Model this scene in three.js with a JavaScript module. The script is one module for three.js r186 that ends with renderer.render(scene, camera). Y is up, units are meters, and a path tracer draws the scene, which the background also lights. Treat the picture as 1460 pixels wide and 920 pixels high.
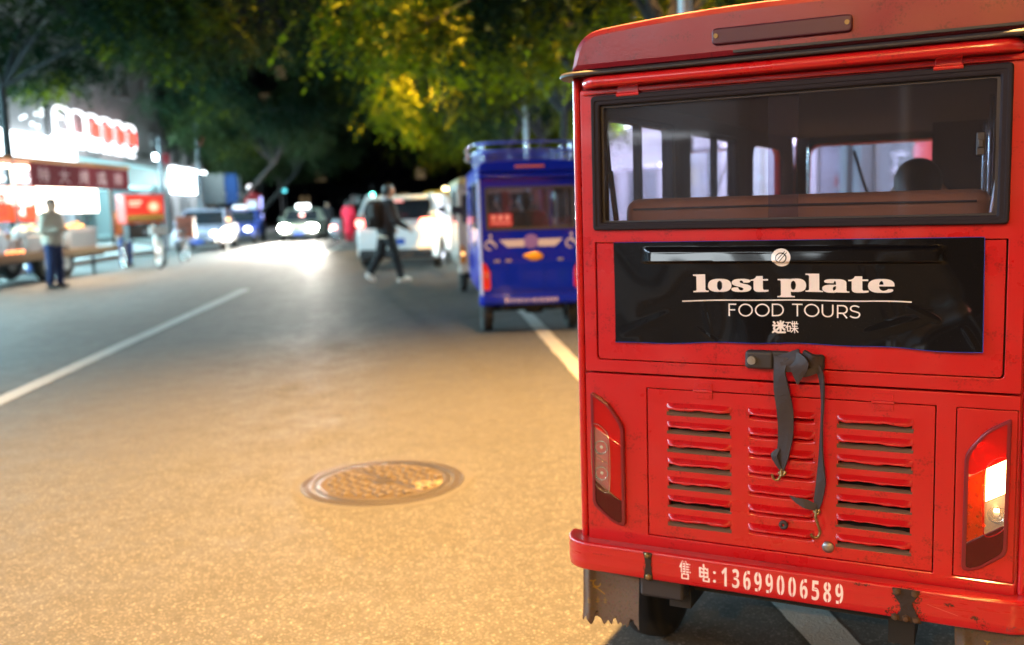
import * as THREE from 'three';
import { RoundedBoxGeometry } from 'three/addons/geometries/RoundedBoxGeometry.js';
import { mergeGeometries, mergeVertices } from 'three/addons/utils/BufferGeometryUtils.js';
import { MarchingCubes } from 'three/addons/objects/MarchingCubes.js';
import { RectAreaLightUniformsLib } from 'three/addons/lights/RectAreaLightUniformsLib.js';

// ------------------------------------------------------------------ camera, sky, exposure
RectAreaLightUniformsLib.init();
const scene = new THREE.Scene();
const renderer = new THREE.WebGLRenderer();
renderer.toneMapping = THREE.LinearToneMapping;
renderer.toneMappingExposure = 1.0;
renderer.shadowMap.enabled = true;
const camera = new THREE.PerspectiveCamera(THREE.MathUtils.radToDeg(2 * Math.atan(460 / 1389.4)), 1460 / 920, 0.05, 900);
camera.position.set(0, 1.35, 0);
camera.rotation.set(-0.1204, 0, -0.0298, 'YXZ');
camera.focus = 2.2;
camera.userData.fStop = 2.2;
scene.add(camera);
{ // a night sky over a lit town: nearly black, a little warmer towards the horizon
  const W = 64, H = 32, d = new Float32Array(W * H * 4);
  for (let y = 0; y < H; y++) for (let x = 0; x < W; x++) {
    const e = Math.max(0, Math.sin(((y + 0.5) / H - 0.5) * Math.PI)), k = Math.pow(1 - e, 3), i = (y * W + x) * 4;
    d[i] = 0.0035 + 0.006 * k; d[i + 1] = 0.004 + 0.005 * k; d[i + 2] = 0.007 + 0.005 * k; d[i + 3] = 1;
  }
  const sky = new THREE.DataTexture(d, W, H, THREE.RGBAFormat, THREE.FloatType);
  sky.mapping = THREE.EquirectangularReflectionMapping; sky.magFilter = THREE.LinearFilter; sky.needsUpdate = true;
  scene.background = sky; scene.environment = sky;
}
const SODIUM = new THREE.Color().setRGB(1, 0.53, 0.15), COLD = new THREE.Color().setRGB(0.6, 0.78, 1), WARM = new THREE.Color().setRGB(1, 0.8, 0.55);
const POWER = { lampAhead: 1950, leafLamp: 16000, lampBehind: 700, lampFar: 350, shopBehind: 42, shopLeft: 120, shopLeftFar: 40, shopRight: 2.2, cart: 60, headlight: 4200, brake: 1.2 };

// ------------------------------------------------------------------ helpers
function rngOf(seed) { let a = seed >>> 0; return () => { a = (a + 0x6d2b79f5) | 0; let t = Math.imul(a ^ (a >>> 15), 1 | a); t = (t + Math.imul(t ^ (t >>> 7), 61 | t)) ^ t; return ((t ^ (t >>> 14)) >>> 0) / 4294967296; }; }
const V = (x, y, z) => new THREE.Vector3(x, y, z), V2 = (x, y) => new THREE.Vector2(x, y);
const ROADYAW = 0.083; // the street runs this far to the left of the view
const rd = (t, s, h = 0) => V(t * Math.cos(ROADYAW) - s * Math.sin(ROADYAW), h, -t * Math.sin(ROADYAW) - s * Math.cos(ROADYAW));
const used = {};
function numbered(n) { const k = used[n] = (used[n] ?? -1) + 1; return k ? n + '_' + String(k).padStart(3, '0') : n; }
function boxUV(g) {
  const p = g.attributes.position, n = g.attributes.normal, uv = new Float32Array(p.count * 2);
  for (let i = 0; i < p.count; i++) {
    const ax = Math.abs(n.getX(i)), ay = Math.abs(n.getY(i)), az = Math.abs(n.getZ(i));
    const [a, b] = az >= ax && az >= ay ? [p.getX(i), p.getY(i)] : ax >= ay ? [p.getZ(i), p.getY(i)] : [p.getX(i), p.getZ(i)];
    uv[i * 2] = a; uv[i * 2 + 1] = b;
  }
  g.setAttribute('uv', new THREE.BufferAttribute(uv, 2));
  return g;
}
function clean(g, keepUV) {
  g = g.index ? g.toNonIndexed() : g;
  if (!g.attributes.normal) g.computeVertexNormals();
  for (const k of Object.keys(g.attributes)) if (!['position', 'normal', 'uv', 'color'].includes(k)) g.deleteAttribute(k);
  g.morphAttributes = {};
  return keepUV ? g : boxUV(g);
}
function part(name, geos, mat, parent, opt = {}) {
  const list = (Array.isArray(geos) ? geos : [geos]).map((g) => clean(g, opt.uv));
  const g = list.length > 1 ? mergeGeometries(list) : list[0];
  const m = new THREE.Mesh(g, mat);
  m.name = parent ? name : numbered(name);
  m.castShadow = m.receiveShadow = true;
  if (opt.label) m.userData.label = opt.label;
  if (opt.kind) m.userData.kind = opt.kind;
  (parent ?? scene).add(m);
  return m;
}
function thing(name, label, category, pos = [0, 0, 0], turn = 0, group) {
  const o = new THREE.Group();
  o.name = numbered(name);
  if (pos.isVector3) o.position.copy(pos); else o.position.set(...pos);
  o.rotation.y = turn;
  o.userData = { label, category };
  if (group) o.userData.group = group;
  scene.add(o);
  return o;
}
function struct(name, geos, mat, opt = {}) { const m = part(name, geos, mat, null, opt); m.userData.kind = 'structure'; return m; }
function tag(m, label, category, group) { m.userData.label = label; m.userData.category = category; if (group) m.userData.group = group; return m; }
function copy(src, label, pos, turn) {
  const c = src.clone(); c.name = numbered(src.name.replace(/_\d{3}$/, '')); c.userData = { ...src.userData, label };
  c.position.copy(pos); c.rotation.y = turn; scene.add(c); return c;
}
const box = (w, h, d, x = 0, y = 0, z = 0, r = 0) => (r ? new RoundedBoxGeometry(w, h, d, 2, r) : new THREE.BoxGeometry(w, h, d)).translate(x, y, z);
const cyl = (r0, r1, h, x = 0, y = 0, z = 0, n = 20) => new THREE.CylinderGeometry(r0, r1, h, n).translate(x, y, z);
const cylX = (r, w, x, y, z, n = 24) => new THREE.CylinderGeometry(r, r, w, n).rotateZ(Math.PI / 2).translate(x, y, z);
const cylZ = (r, w, x, y, z, n = 20) => new THREE.CylinderGeometry(r, r, w, n).rotateX(Math.PI / 2).translate(x, y, z);
const ball = (r, x, y, z, sx = 1, sy = 1, sz = 1) => new THREE.SphereGeometry(r, 16, 12).scale(sx, sy, sz).translate(x, y, z);
const tube = (pts, r, n = 24, k = 8, closed = false) => new THREE.TubeGeometry(new THREE.CatmullRomCurve3(pts.map((p) => V(...p)), closed, 'catmullrom', 0.35), n, r, k, closed);
function rect(x0, y0, x1, y1, r = 0) {
  const s = new THREE.Shape();
  if (!r) { s.moveTo(x0, y0); s.lineTo(x1, y0); s.lineTo(x1, y1); s.lineTo(x0, y1); s.closePath(); return s; }
  s.moveTo(x0 + r, y0); s.lineTo(x1 - r, y0); s.quadraticCurveTo(x1, y0, x1, y0 + r); s.lineTo(x1, y1 - r); s.quadraticCurveTo(x1, y1, x1 - r, y1);
  s.lineTo(x0 + r, y1); s.quadraticCurveTo(x0, y1, x0, y1 - r); s.lineTo(x0, y0 + r); s.quadraticCurveTo(x0, y0, x0 + r, y0);
  return s;
}
function polyRound(pts, r) { // polygon with rounded corners
  const s = new THREE.Shape(), n = pts.length, at = (i) => V2(...pts[(i + n) % n]);
  for (let i = 0; i < n; i++) {
    const p = at(i), a = at(i - 1).sub(p), b = at(i + 1).sub(p), rr = Array.isArray(r) ? r[i] : r;
    const q0 = p.clone().addScaledVector(a.normalize(), rr), q1 = p.clone().addScaledVector(b.normalize(), rr);
    if (i) s.lineTo(q0.x, q0.y); else s.moveTo(q0.x, q0.y);
    s.quadraticCurveTo(p.x, p.y, q1.x, q1.y);
  }
  s.closePath();
  return s;
}
const holes = (s, ...h) => { s.holes.push(...h); return s; };
// extrusion whose back stands at z0 and front at z0 + depth; the bevel stays inside the outline
function ext(shape, depth, z0, bevel = 0, seg = 8) {
  const g = bevel
    ? new THREE.ExtrudeGeometry(shape, { depth: depth - 2 * bevel, bevelEnabled: true, bevelThickness: bevel, bevelSize: bevel, bevelOffset: -bevel, bevelSegments: 2, curveSegments: seg }).translate(0, 0, z0 + bevel)
    : new THREE.ExtrudeGeometry(shape, { depth, bevelEnabled: false, curveSegments: seg }).translate(0, 0, z0);
  return g;
}
// side-on extrusion: shape x is the distance forward (to -z), shape y the height, thickness runs along x from x0
const extX = (shape, depth, x0, bevel = 0, seg = 10) => ext(shape, depth, 0, bevel, seg).rotateY(Math.PI / 2).translate(x0, 0, 0);
// plan extrusion: shape (x, z) seen from above, thickness upward from y0
const extY = (shape, depth, y0, bevel = 0, seg = 10) => ext(shape, depth, 0, bevel, seg).rotateX(-Math.PI / 2).scale(1, 1, 1).translate(0, y0, 0);
// a profile [outward, height] swept along a plan path [x, z] that has its outside on the right of travel
function sweep(path, prof, u0 = 0) {
  const P = [], UV = [], I = [], n = path.length, m = prof.length;
  let len = u0;
  for (let i = 0; i < n; i++) {
    const a = path[Math.max(0, i - 1)], b = path[Math.min(n - 1, i + 1)], dx = b[0] - a[0], dz = b[1] - a[1], l = Math.hypot(dx, dz), nx = -dz / l, nz = dx / l;
    if (i) len += Math.hypot(path[i][0] - path[i - 1][0], path[i][1] - path[i - 1][1]);
    let w = 0;
    for (let j = 0; j < m; j++) {
      if (j) w += Math.hypot(prof[j][0] - prof[j - 1][0], prof[j][1] - prof[j - 1][1]);
      P.push(path[i][0] + nx * prof[j][0], prof[j][1], path[i][1] + nz * prof[j][0]);
      UV.push(len, w);
    }
  }
  for (let i = 0; i < n - 1; i++) for (let j = 0; j < m - 1; j++) { const a = i * m + j, b = a + m; I.push(a, b, a + 1, b, b + 1, a + 1); }
  const g = new THREE.BufferGeometry();
  g.setAttribute('position', new THREE.Float32BufferAttribute(P, 3)); g.setAttribute('uv', new THREE.Float32BufferAttribute(UV, 2)); g.setIndex(I);
  g.computeVertexNormals();
  return g;
}
function gridSurface(nu, nv, f) { // f(u, v) -> [x, y, z]
  const P = [], UV = [], I = [];
  for (let j = 0; j <= nv; j++) for (let i = 0; i <= nu; i++) { P.push(...f(i / nu, j / nv)); UV.push(i / nu, j / nv); }
  for (let j = 0; j < nv; j++) for (let i = 0; i < nu; i++) { const a = j * (nu + 1) + i, b = a + nu + 1; I.push(a, a + 1, b, a + 1, b + 1, b); }
  const g = new THREE.BufferGeometry();
  g.setAttribute('position', new THREE.Float32BufferAttribute(P, 3)); g.setAttribute('uv', new THREE.Float32BufferAttribute(UV, 2)); g.setIndex(I);
  g.computeVertexNormals();
  return g;
}
function ribbon(pts, thick) { // pts: [x, y, z, width, twist]
  const c = new THREE.CatmullRomCurve3(pts.map((p) => V(p[0], p[1], p[2]))), n = 36, P = [], I = [];
  const lerpAt = (k, u) => { const f = u * (pts.length - 1), i = Math.min(pts.length - 2, Math.floor(f)); return THREE.MathUtils.lerp(pts[i][k] ?? 0, pts[i + 1][k] ?? 0, f - i); };
  for (let i = 0; i <= n; i++) {
    const u = i / n, p = c.getPoint(u), t = c.getTangent(u), w = lerpAt(3, u) / 2, tw = lerpAt(4, u);
    const side = V(0, 0, 1).cross(t).normalize(), out = t.clone().cross(side).normalize();
    const s = side.clone().multiplyScalar(Math.cos(tw)).addScaledVector(out, Math.sin(tw)), o = out.clone().multiplyScalar(Math.cos(tw)).addScaledVector(side, -Math.sin(tw));
    for (const [a, b] of [[-1, 1], [-0.4, 1.25], [0.4, 1.25], [1, 1], [1, -1], [-1, -1]]) { const q = p.clone().addScaledVector(s, a * w).addScaledVector(o, b * thick / 2); P.push(q.x, q.y, q.z); }
  }
  for (let i = 0; i < n; i++) for (let j = 0; j < 6; j++) { const a = i * 6 + j, b = i * 6 + (j + 1) % 6; I.push(a, a + 6, b, b, a + 6, b + 6); }
  for (const e of [0, n]) for (let j = 1; j < 5; j++) I.push(e * 6, e * 6 + j, e * 6 + j + 1);
  const g = new THREE.BufferGeometry();
  g.setAttribute('position', new THREE.Float32BufferAttribute(P, 3)); g.setIndex(I);
  const k = g.toNonIndexed(); k.computeVertexNormals();
  return k;
}
function lathe(pts, n = 28) { return new THREE.LatheGeometry(pts.map((p) => V2(p[0], p[1])), n); }

// ------------------------------------------------------------------ textures
function noiseField(n, seed, octaves, first = 8) { // tiling value noise 0..1
  const r = rngOf(seed), out = new Float32Array(n * n);
  let amp = 1, sum = 0;
  for (let o = 0, c = first; o < octaves; o++, c *= 2, amp *= 0.55) {
    const g = new Float32Array(c * c).map(() => r());
    for (let y = 0; y < n; y++) for (let x = 0; x < n; x++) {
      const fx = x / n * c, fy = y / n * c, ix = Math.floor(fx), iy = Math.floor(fy), a = fx - ix, b = fy - iy, u = a * a * (3 - 2 * a), v = b * b * (3 - 2 * b), jx = (ix + 1) % c, jy = (iy + 1) % c;
      out[y * n + x] += amp * ((g[iy * c + ix] * (1 - u) + g[iy * c + jx] * u) * (1 - v) + (g[jy * c + ix] * (1 - u) + g[jy * c + jx] * u) * v);
    }
    sum += amp;
  }
  for (let i = 0; i < out.length; i++) out[i] /= sum;
  return out;
}
function dataTex(n, f, srgb, repeat = 1) {
  const d = new Uint8Array(n * n * 4);
  for (let i = 0; i < n * n; i++) { const c = f(i, i % n, Math.floor(i / n)); d[i * 4] = c[0]; d[i * 4 + 1] = c[1]; d[i * 4 + 2] = c[2]; d[i * 4 + 3] = 255; }
  const t = new THREE.DataTexture(d, n, n, THREE.RGBAFormat);
  t.wrapS = t.wrapT = THREE.RepeatWrapping; t.magFilter = THREE.LinearFilter; t.repeat.set(repeat, repeat);
  if (srgb) t.colorSpace = THREE.SRGBColorSpace;
  t.needsUpdate = true;
  return t;
}
function canvasTex(w, h, draw, data) {
  const c = document.createElement('canvas'); c.width = w; c.height = h;
  const x = c.getContext('2d'); draw(x, w, h);
  const t = new THREE.CanvasTexture(c); if (!data) t.colorSpace = THREE.SRGBColorSpace;
  return t;
}
const std = (rgb, rough = 0.6, o = {}) => { const m = new THREE.MeshPhysicalMaterial({ roughness: rough, side: THREE.DoubleSide, ...o }); if (rgb) m.color.setRGB(...rgb); return m; };
const glow = (rgb, k, base = [0.6, 0.6, 0.6]) => { const m = std(base, 0.4); m.emissive.setRGB(...rgb); m.emissiveIntensity = k; return m; };

const fine = noiseField(512, 5, 6, 16), coarse = noiseField(512, 9, 4, 4);
const asphaltBits = (() => { // pressed stones of all sizes in dark binder
  const n = 1024, h = new Float32Array(n * n), tone = new Float32Array(n * n).fill(0.32), r = rngOf(21);
  for (let k = 0; k < 30000; k++) {
    const cx = r() * n, cy = r() * n, rad = 1.2 + Math.pow(r(), 3) * 4.2, lift = 0.35 + 0.65 * r(), t = 0.25 + Math.pow(r(), 2.2) * 0.75, e = 0.7 + 0.6 * r();
    for (let y = Math.floor(cy - rad); y <= cy + rad; y++) for (let x = Math.floor(cx - rad); x <= cx + rad; x++) {
      const d = Math.hypot((x - cx) * e, (y - cy) / e) / rad; if (d > 1) continue;
      const i = ((y + n) % n) * n + ((x + n) % n), hh = lift * Math.sqrt(1 - d * d * 0.8);
      if (hh > h[i]) { h[i] = hh; tone[i] = t; }
    }
  }
  return { n, h, tone };
})();
const asphaltMap = dataTex(1024, (i, x, y) => { const f = fine[(y % 512) * 512 + (x % 512)], v = 54 + 74 * asphaltBits.tone[i] + 16 * (f - 0.5); return [v * 1.02, v, v * 0.97]; }, true, 1 / 1.05);
const asphaltBump = dataTex(1024, (i) => { const v = 255 * asphaltBits.h[i]; return [v, v, v]; }, false, 1 / 1.05);
const asphaltRough = dataTex(512, (i) => { const v = 120 + 90 * fine[i] + 40 * coarse[i]; return [v, v, v]; }, false, 1 / 2.3);
const paintRough = dataTex(512, (i) => { const v = 255 * (0.18 + 0.5 * Math.pow(coarse[i] * 0.5 + fine[i] * 0.5, 1.6)); return [v, v, v]; }, false, 1.1);
const paintDust = (() => { // sparse grime specks and fine scratches
  const r = rngOf(77);
  const t = canvasTex(1024, 1024, (c) => {
    c.fillStyle = '#fff'; c.fillRect(0, 0, 1024, 1024);
    for (let k = 0; k < 2600; k++) { c.fillStyle = `rgba(${90 + 40 * r()},${70 + 30 * r()},${60},${0.05 + 0.25 * r()})`; c.beginPath(); c.arc(r() * 1024, r() * 1024, 0.4 + 1.5 * r() * r(), 0, 7); c.fill(); }
    for (let k = 0; k < 130; k++) { c.strokeStyle = `rgba(150,110,110,${0.08 + 0.2 * r()})`; c.lineWidth = 0.6; const x = r() * 1024, y = r() * 1024, a = r() * 6.3, l = 8 + 50 * r() * r(); c.beginPath(); c.moveTo(x, y); c.lineTo(x + Math.cos(a) * l, y + Math.sin(a) * l); c.stroke(); }
    for (let k = 0; k < 120; k++) { const x = r() * 1024, y = r() * 1024; for (let q = 0; q < 50; q++) { c.fillStyle = `rgba(96,60,52,${0.05 + 0.12 * r()})`; c.beginPath(); c.arc(x + (r() - 0.5) * 90 * r(), y + (r() - 0.5) * 60 * r(), 0.8 + 3 * r(), 0, 7); c.fill(); } }
  });
  t.wrapS = t.wrapT = THREE.RepeatWrapping; t.repeat.set(1.4, 1.4);
  return t;
})();
const peel = dataTex(512, (i) => { const v = 255 * fine[i]; return [v, v, v]; }, false, 3);
const leatherBump = dataTex(512, (i) => { const v = 255 * fine[i]; return [v, v, v]; }, false, 6);

// Chinese characters as pen strokes on a 100 x 100 square
const GLYPH = {
  te: '18,12 10,34|10,28 40,28|4,58 44,50|26,8 26,95|50,22 94,22|72,6 72,42|46,42 98,42|46,60 98,60|82,46 82,90 72,84|56,70 62,80',
  da: '8,36 92,36|50,6 50,36 38,66 8,94|50,40 64,68 94,94',
  kao: '14,30 10,50|38,26 32,44|26,8 26,50 6,94|27,56 40,80|50,20 84,20|66,6 66,36|44,38 98,38|94,8 46,66|60,58 90,52|60,58 58,72 90,72 86,94 74,90',
  ji: '6,22 40,22 30,60 4,92|10,40 42,88|66,4 60,16|54,18 54,60|54,18 86,18 84,42 76,40|66,28 70,36|54,60 92,60 88,92 76,88|48,76 82,76',
  pai: '4,28 38,28|22,6 22,90 12,84|4,62 38,50|58,8 58,94|42,26 58,26|42,48 58,48|40,72 58,68|76,8 76,94|76,26 96,26|76,48 96,48|76,70 98,70',
  bao: '30,4 8,36|26,20 86,20 84,66 72,62|28,38 62,38 62,58|28,58 62,58|28,38 28,88 92,88 92,72',
  zi: '20,12 80,12 52,36|52,36 52,92 36,84|6,50 94,50',
  shou: '30,2 8,34|20,22 20,60|56,2 60,12|20,16 90,16|20,30 86,30|20,44 86,44|20,58 94,58|54,16 54,58|24,70 78,70 78,95 24,95 24,70',
  dian: '18,22 18,66|18,22 80,22 80,66 18,66|18,44 80,44|48,4 48,88 92,88 92,74',
  mi: '8,10 16,20|4,36 18,36 10,62 20,74|2,90 14,80 40,92 98,92|40,12 50,26|86,10 74,26|30,38 98,38|63,4 63,80|60,42 34,72|66,42 94,72',
  die: '4,14 42,14|26,14 4,56|16,44 16,82|16,44 38,44 38,82 16,82|46,24 98,24|56,6 56,44 92,44|72,8 72,44|88,8 88,24|46,60 98,60|72,48 72,96|70,62 46,90|74,62 98,90',
};
function glyph(c, name, x, y, w, h, pen, color) {
  c.strokeStyle = color; c.lineWidth = pen; c.lineCap = 'round'; c.lineJoin = 'round';
  for (const s of GLYPH[name].split('|')) { c.beginPath(); s.split(' ').forEach((p, i) => { const [a, b] = p.split(',').map(Number); c[i ? 'lineTo' : 'moveTo'](x + a / 100 * w, y + b / 100 * h); }); c.stroke(); }
}

// ------------------------------------------------------------------ materials
const M = {
  asphalt: std([0.78, 0.78, 0.78], 1, { map: asphaltMap, bumpMap: asphaltBump, bumpScale: 0.0006, roughnessMap: asphaltRough, roughness: 1.05, specularIntensity: 0.6, vertexColors: true }),
  pavement: std([0.2, 0.2, 0.2], 0.55, { bumpMap: asphaltBump, bumpScale: 0.002 }),
  earth: std([0.05, 0.048, 0.045], 0.9),
  kerb: std([0.24, 0.23, 0.22], 0.75),
  linePaint: std([0.36, 0.35, 0.33], 0.6, { bumpMap: asphaltBump, bumpScale: 0.002 }),
  iron: std([0.055, 0.048, 0.05], 0.5, { metalness: 0.3, bumpMap: asphaltBump, bumpScale: 0.0012 }),
  sand: std([0.2, 0.155, 0.1], 0.95),
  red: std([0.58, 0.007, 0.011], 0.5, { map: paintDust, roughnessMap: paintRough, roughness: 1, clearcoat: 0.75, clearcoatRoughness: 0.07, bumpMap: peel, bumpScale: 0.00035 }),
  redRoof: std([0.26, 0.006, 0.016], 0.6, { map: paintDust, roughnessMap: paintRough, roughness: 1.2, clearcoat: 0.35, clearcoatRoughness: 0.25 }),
  gap: std([0.01, 0.009, 0.009], 0.9),
  grime: std([0.13, 0.075, 0.05], 0.95),
  rubber: std([0.035, 0.033, 0.04], 0.5, { bumpMap: peel, bumpScale: 0.0004 }),
  rubberGrey: std([0.018, 0.015, 0.024], 0.65, { specularIntensity: 0.5, bumpMap: peel, bumpScale: 0.0003 }),
  strap: std([0.038, 0.03, 0.036], 0.62, { bumpMap: leatherBump, bumpScale: 0.0012 }),
  flap: std([0.13, 0.1, 0.085], 0.9, { bumpMap: leatherBump, bumpScale: 0.002 }),
  tyre: std([0.022, 0.021, 0.021], 0.85),
  chrome: std([0.75, 0.75, 0.76], 0.14, { metalness: 1 }),
  steel: std([0.42, 0.4, 0.38], 0.4, { metalness: 0.9 }),
  brass: std([0.3, 0.2, 0.09], 0.45, { metalness: 0.9 }),
  rust: std([0.11, 0.055, 0.025], 0.9, { bumpMap: leatherBump, bumpScale: 0.002 }),
  darkMetal: std([0.03, 0.03, 0.032], 0.55, { metalness: 0.4 }),
  rustBlack: std([0.035, 0.022, 0.018], 0.85, { bumpMap: leatherBump, bumpScale: 0.002 }),
  burgundy: std([0.075, 0.012, 0.03], 0.4, { bumpMap: peel, bumpScale: 0.0003 }),
  leather: std([0.36, 0.17, 0.09], 0.5, { bumpMap: leatherBump, bumpScale: 0.001 }),
  lining: std([0.045, 0.034, 0.04], 0.85),
  dusty: std([0.8, 0.78, 0.84], 0.03, { transmission: 0.982, thickness: 0, ior: 1.5 }),
  glass: std([0.85, 0.88, 0.9], 0.02, { transmission: 0.97, thickness: 0, ior: 1.5 }),
  carGlass: std([0.02, 0.024, 0.03], 0.06),
  lensRed: std([0.85, 0.014, 0.016], 0.14, { transmission: 0.55, thickness: 0, ior: 1.5 }),
  lensDark: std([0.3, 0.008, 0.02], 0.2, { transmission: 0.75, thickness: 0, ior: 1.5 }),
  lensClear: std([0.95, 0.94, 0.92], 0.03, { transmission: 0.92, thickness: 0, ior: 1.5 }),
  lampBowl: std([0.9, 0.89, 0.88], 0.1, { metalness: 1 }),
  lampHouse: std([0.2, 0.008, 0.02], 0.3, { clearcoat: 0.6 }),
  bark: std([0.018, 0.017, 0.018], 0.95, { bumpMap: leatherBump, bumpScale: 0.01 }),
  concrete: std([0.3, 0.3, 0.31], 0.85),
  wallGrey: std([0.26, 0.27, 0.28], 0.85), wallDark: std([0.07, 0.07, 0.075], 0.9), wallTile: std([0.5, 0.52, 0.54], 0.45),
  pole: std([0.3, 0.32, 0.35], 0.5, { metalness: 0.3 }),
  leaf: std([1, 1, 1], 0.9, { transmission: 0.45, specularIntensity: 0.06, thickness: 0, vertexColors: true }),
  white: std([0.75, 0.75, 0.76], 0.4, { clearcoat: 0.4 }),
  blue: std([0.001, 0.014, 0.38], 0.4, { clearcoat: 0.5, clearcoatRoughness: 0.06, specularIntensity: 0.15 }),
};
function part0(name, geos, mat, parent, label) { return part(name, geos, mat, parent, { label }); }

// ------------------------------------------------------------------ ground, road, kerbs, markings
const KERB_L = -9.9, KERB_R = 3.6;
function groundSheet(t0, t1, s0, s1, step, y, tint) { // in street axes, with worn and stained patches
  const nu = Math.max(1, Math.round((t1 - t0) / step)), nv = Math.max(1, Math.round((s1 - s0) / step)), r = rngOf(3), f = noiseField(64, 31, 4, 6), cols = [];
  const g = gridSurface(nu, nv, (u, v) => {
    const t = t0 + u * (t1 - t0), s = s0 + v * (s1 - s0), p = rd(t, s, y);
    const k = f[(Math.floor(Math.abs(s * 3.1)) % 64) * 64 + (Math.floor(Math.abs(t * 5.3 + 40)) % 64)];
    const c = tint * (0.86 + 0.3 * k + 0.03 * (r() - 0.5)); cols.push(c, c, c);
    return [p.x, p.y, p.z];
  });
  g.setAttribute('color', new THREE.Float32BufferAttribute(cols, 3));
  const p = g.attributes.position, uv = new Float32Array(p.count * 2);
  for (let i = 0; i < p.count; i++) { uv[i * 2] = p.getX(i); uv[i * 2 + 1] = p.getZ(i); }
  g.setAttribute('uv', new THREE.BufferAttribute(uv, 2));
  return g;
}
struct('ground', box(900, 0.2, 900, 0, -0.16, -200), M.earth);
struct('road', [groundSheet(KERB_L, KERB_R, -14, 60, 0.45, 0, 1), groundSheet(KERB_L, KERB_R, 60, 140, 2, 0, 1)], M.asphalt, { uv: true });
const along = (g, t, s, y = 0) => { const p = rd(t, s, y); return g.rotateY(ROADYAW).translate(p.x, p.y, p.z); };
struct('pavement_left', along(box(5.6, 0.13, 150, 0, 0.065, 0), KERB_L - 3.02, 61), M.pavement);
struct('pavement_right', along(box(4.6, 0.13, 150, 0, 0.065, 0), KERB_R + 2.52, 61), M.pavement);
for (const [n, t] of [['kerb_left', KERB_L - 0.1], ['kerb_right', KERB_R + 0.1]]) {
  const k = struct(n, along(box(0.18, 0.06, 150, 0, 0.03, 0), t, 61), M.kerb);
  const stone = clean(box(0.2, 0.085, 0.985, 0, 0.1, 0, 0.012));
  for (let s = 4; s < 50; s++) { const m = new THREE.Mesh(stone, M.kerb); m.name = numbered('kerb_stone'); m.castShadow = m.receiveShadow = true; m.position.copy(rd(t, s, 0)); m.rotation.y = ROADYAW; k.add(m); }
}
function marking(t0, t1, s0, s1, seed) { // painted strip with chipped edges
  const r = rngOf(seed), n = Math.round((s1 - s0) / 0.05), e = [0, 0], P = [];
  return gridSurface(1, n, (u, v) => { e[u] = e[u] * 0.6 + (r() - 0.5) * 0.008; const p = rd((u ? t1 : t0) + e[u], s0 + v * (s1 - s0), 0.004); return [p.x, p.y, p.z]; });
}
struct('lane_line', [marking(-3.33, -3.17, 6.2, 17.5, 4), marking(-3.33, -3.17, 26.5, 37, 5), marking(-3.33, -3.17, 46, 57, 6)], M.linePaint);
struct('parking_line', marking(1.1, 1.25, -2, 60, 7), M.linePaint);

{ // manhole cover sunk in the asphalt
  const m = thing('manhole_cover', 'round worn iron manhole cover with raised studs set in the road', 'manhole cover', [-0.665, 0.0015, -4.72], 0.75);
  part('frame_ring', lathe([[0.345, -0.02], [0.345, 0.001], [0.35, 0.0045], [0.365, 0.0045], [0.372, 0.001], [0.388, 0.001], [0.396, 0.004], [0.402, 0.003], [0.404, -0.02]], 72), M.iron, m);
  const studs = [], r = rngOf(8), bars = [];
  for (let i = -5; i <= 5; i++) for (let j = -5; j <= 5; j++) {
    const x = i * 0.054 + (j % 2 ? 0.012 : 0), z = j * 0.05, d = Math.hypot(x, z);
    if (d > 0.285 || Math.abs(x) < 0.04 || d < 0.08) continue;
    studs.push(box(0.034, 0.016 + 0.004 * r(), 0.026, x + 0.004 * (r() - 0.5), 0.003, z, 0.005));
  }
  for (const x of [-0.028, 0.028]) bars.push(box(0.01, 0.009, 0.56, x, 0.002, 0, 0.003));
  part('cover_plate', [lathe([[0.0001, 0.001], [0.3, 0.001], [0.305, 0.005], [0.318, 0.005], [0.322, 0.001], [0.334, 0.002], [0.337, -0.02]], 72), ...bars, cyl(0.05, 0.054, 0.01, 0, 0.002, 0), box(0.03, 0.012, 0.012, 0.11, 0.002, 0.0), box(0.03, 0.012, 0.012, -0.11, 0.002, 0.0)], M.iron, m);
  part('silt_layer', lathe([[0.001, 0.0022], [0.303, 0.0022]], 48), std([0.06, 0.044, 0.028], 0.95, { bumpMap: asphaltBump, bumpScale: 0.003 }), m);
  part('stud_pattern', studs, std([0.1, 0.082, 0.066], 0.6, { metalness: 0.2 }), m, { kind: 'stuff' });
  part('grit_patch', gridSurface(10, 10, (u, v) => { const a = u * 6.2832, q = v * (0.07 + 0.03 * Math.sin(a * 3) + 0.015 * Math.sin(a * 7)); return [0.11 + q * Math.cos(a) * 1.3, 0.0062 - v * v * 0.0038, 0.21 + q * Math.sin(a)]; }), M.sand, m);
  // the asphalt lip round the frame
  const lip = struct('asphalt_patch', gridSurface(72, 2, (u, v) => { const a = u * 6.2832, q = 0.403 + v * (0.05 + 0.012 * Math.sin(5 * a) + 0.008 * Math.sin(13 * a)); return [-0.665 + q * Math.cos(a), 0.0035 - 0.0025 * v, -4.72 - q * Math.sin(a)]; }), std([0.075, 0.07, 0.064], 0.95, { bumpMap: asphaltBump, bumpScale: 0.002 }));
}

// ------------------------------------------------------------------ buildings
function areaLight(color, k, w, h, pos, look) {
  const l = new THREE.RectAreaLight(color, k, w, h); l.position.copy(pos); l.lookAt(look); l.name = 'area_light'; scene.add(l); return l;
}
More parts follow.
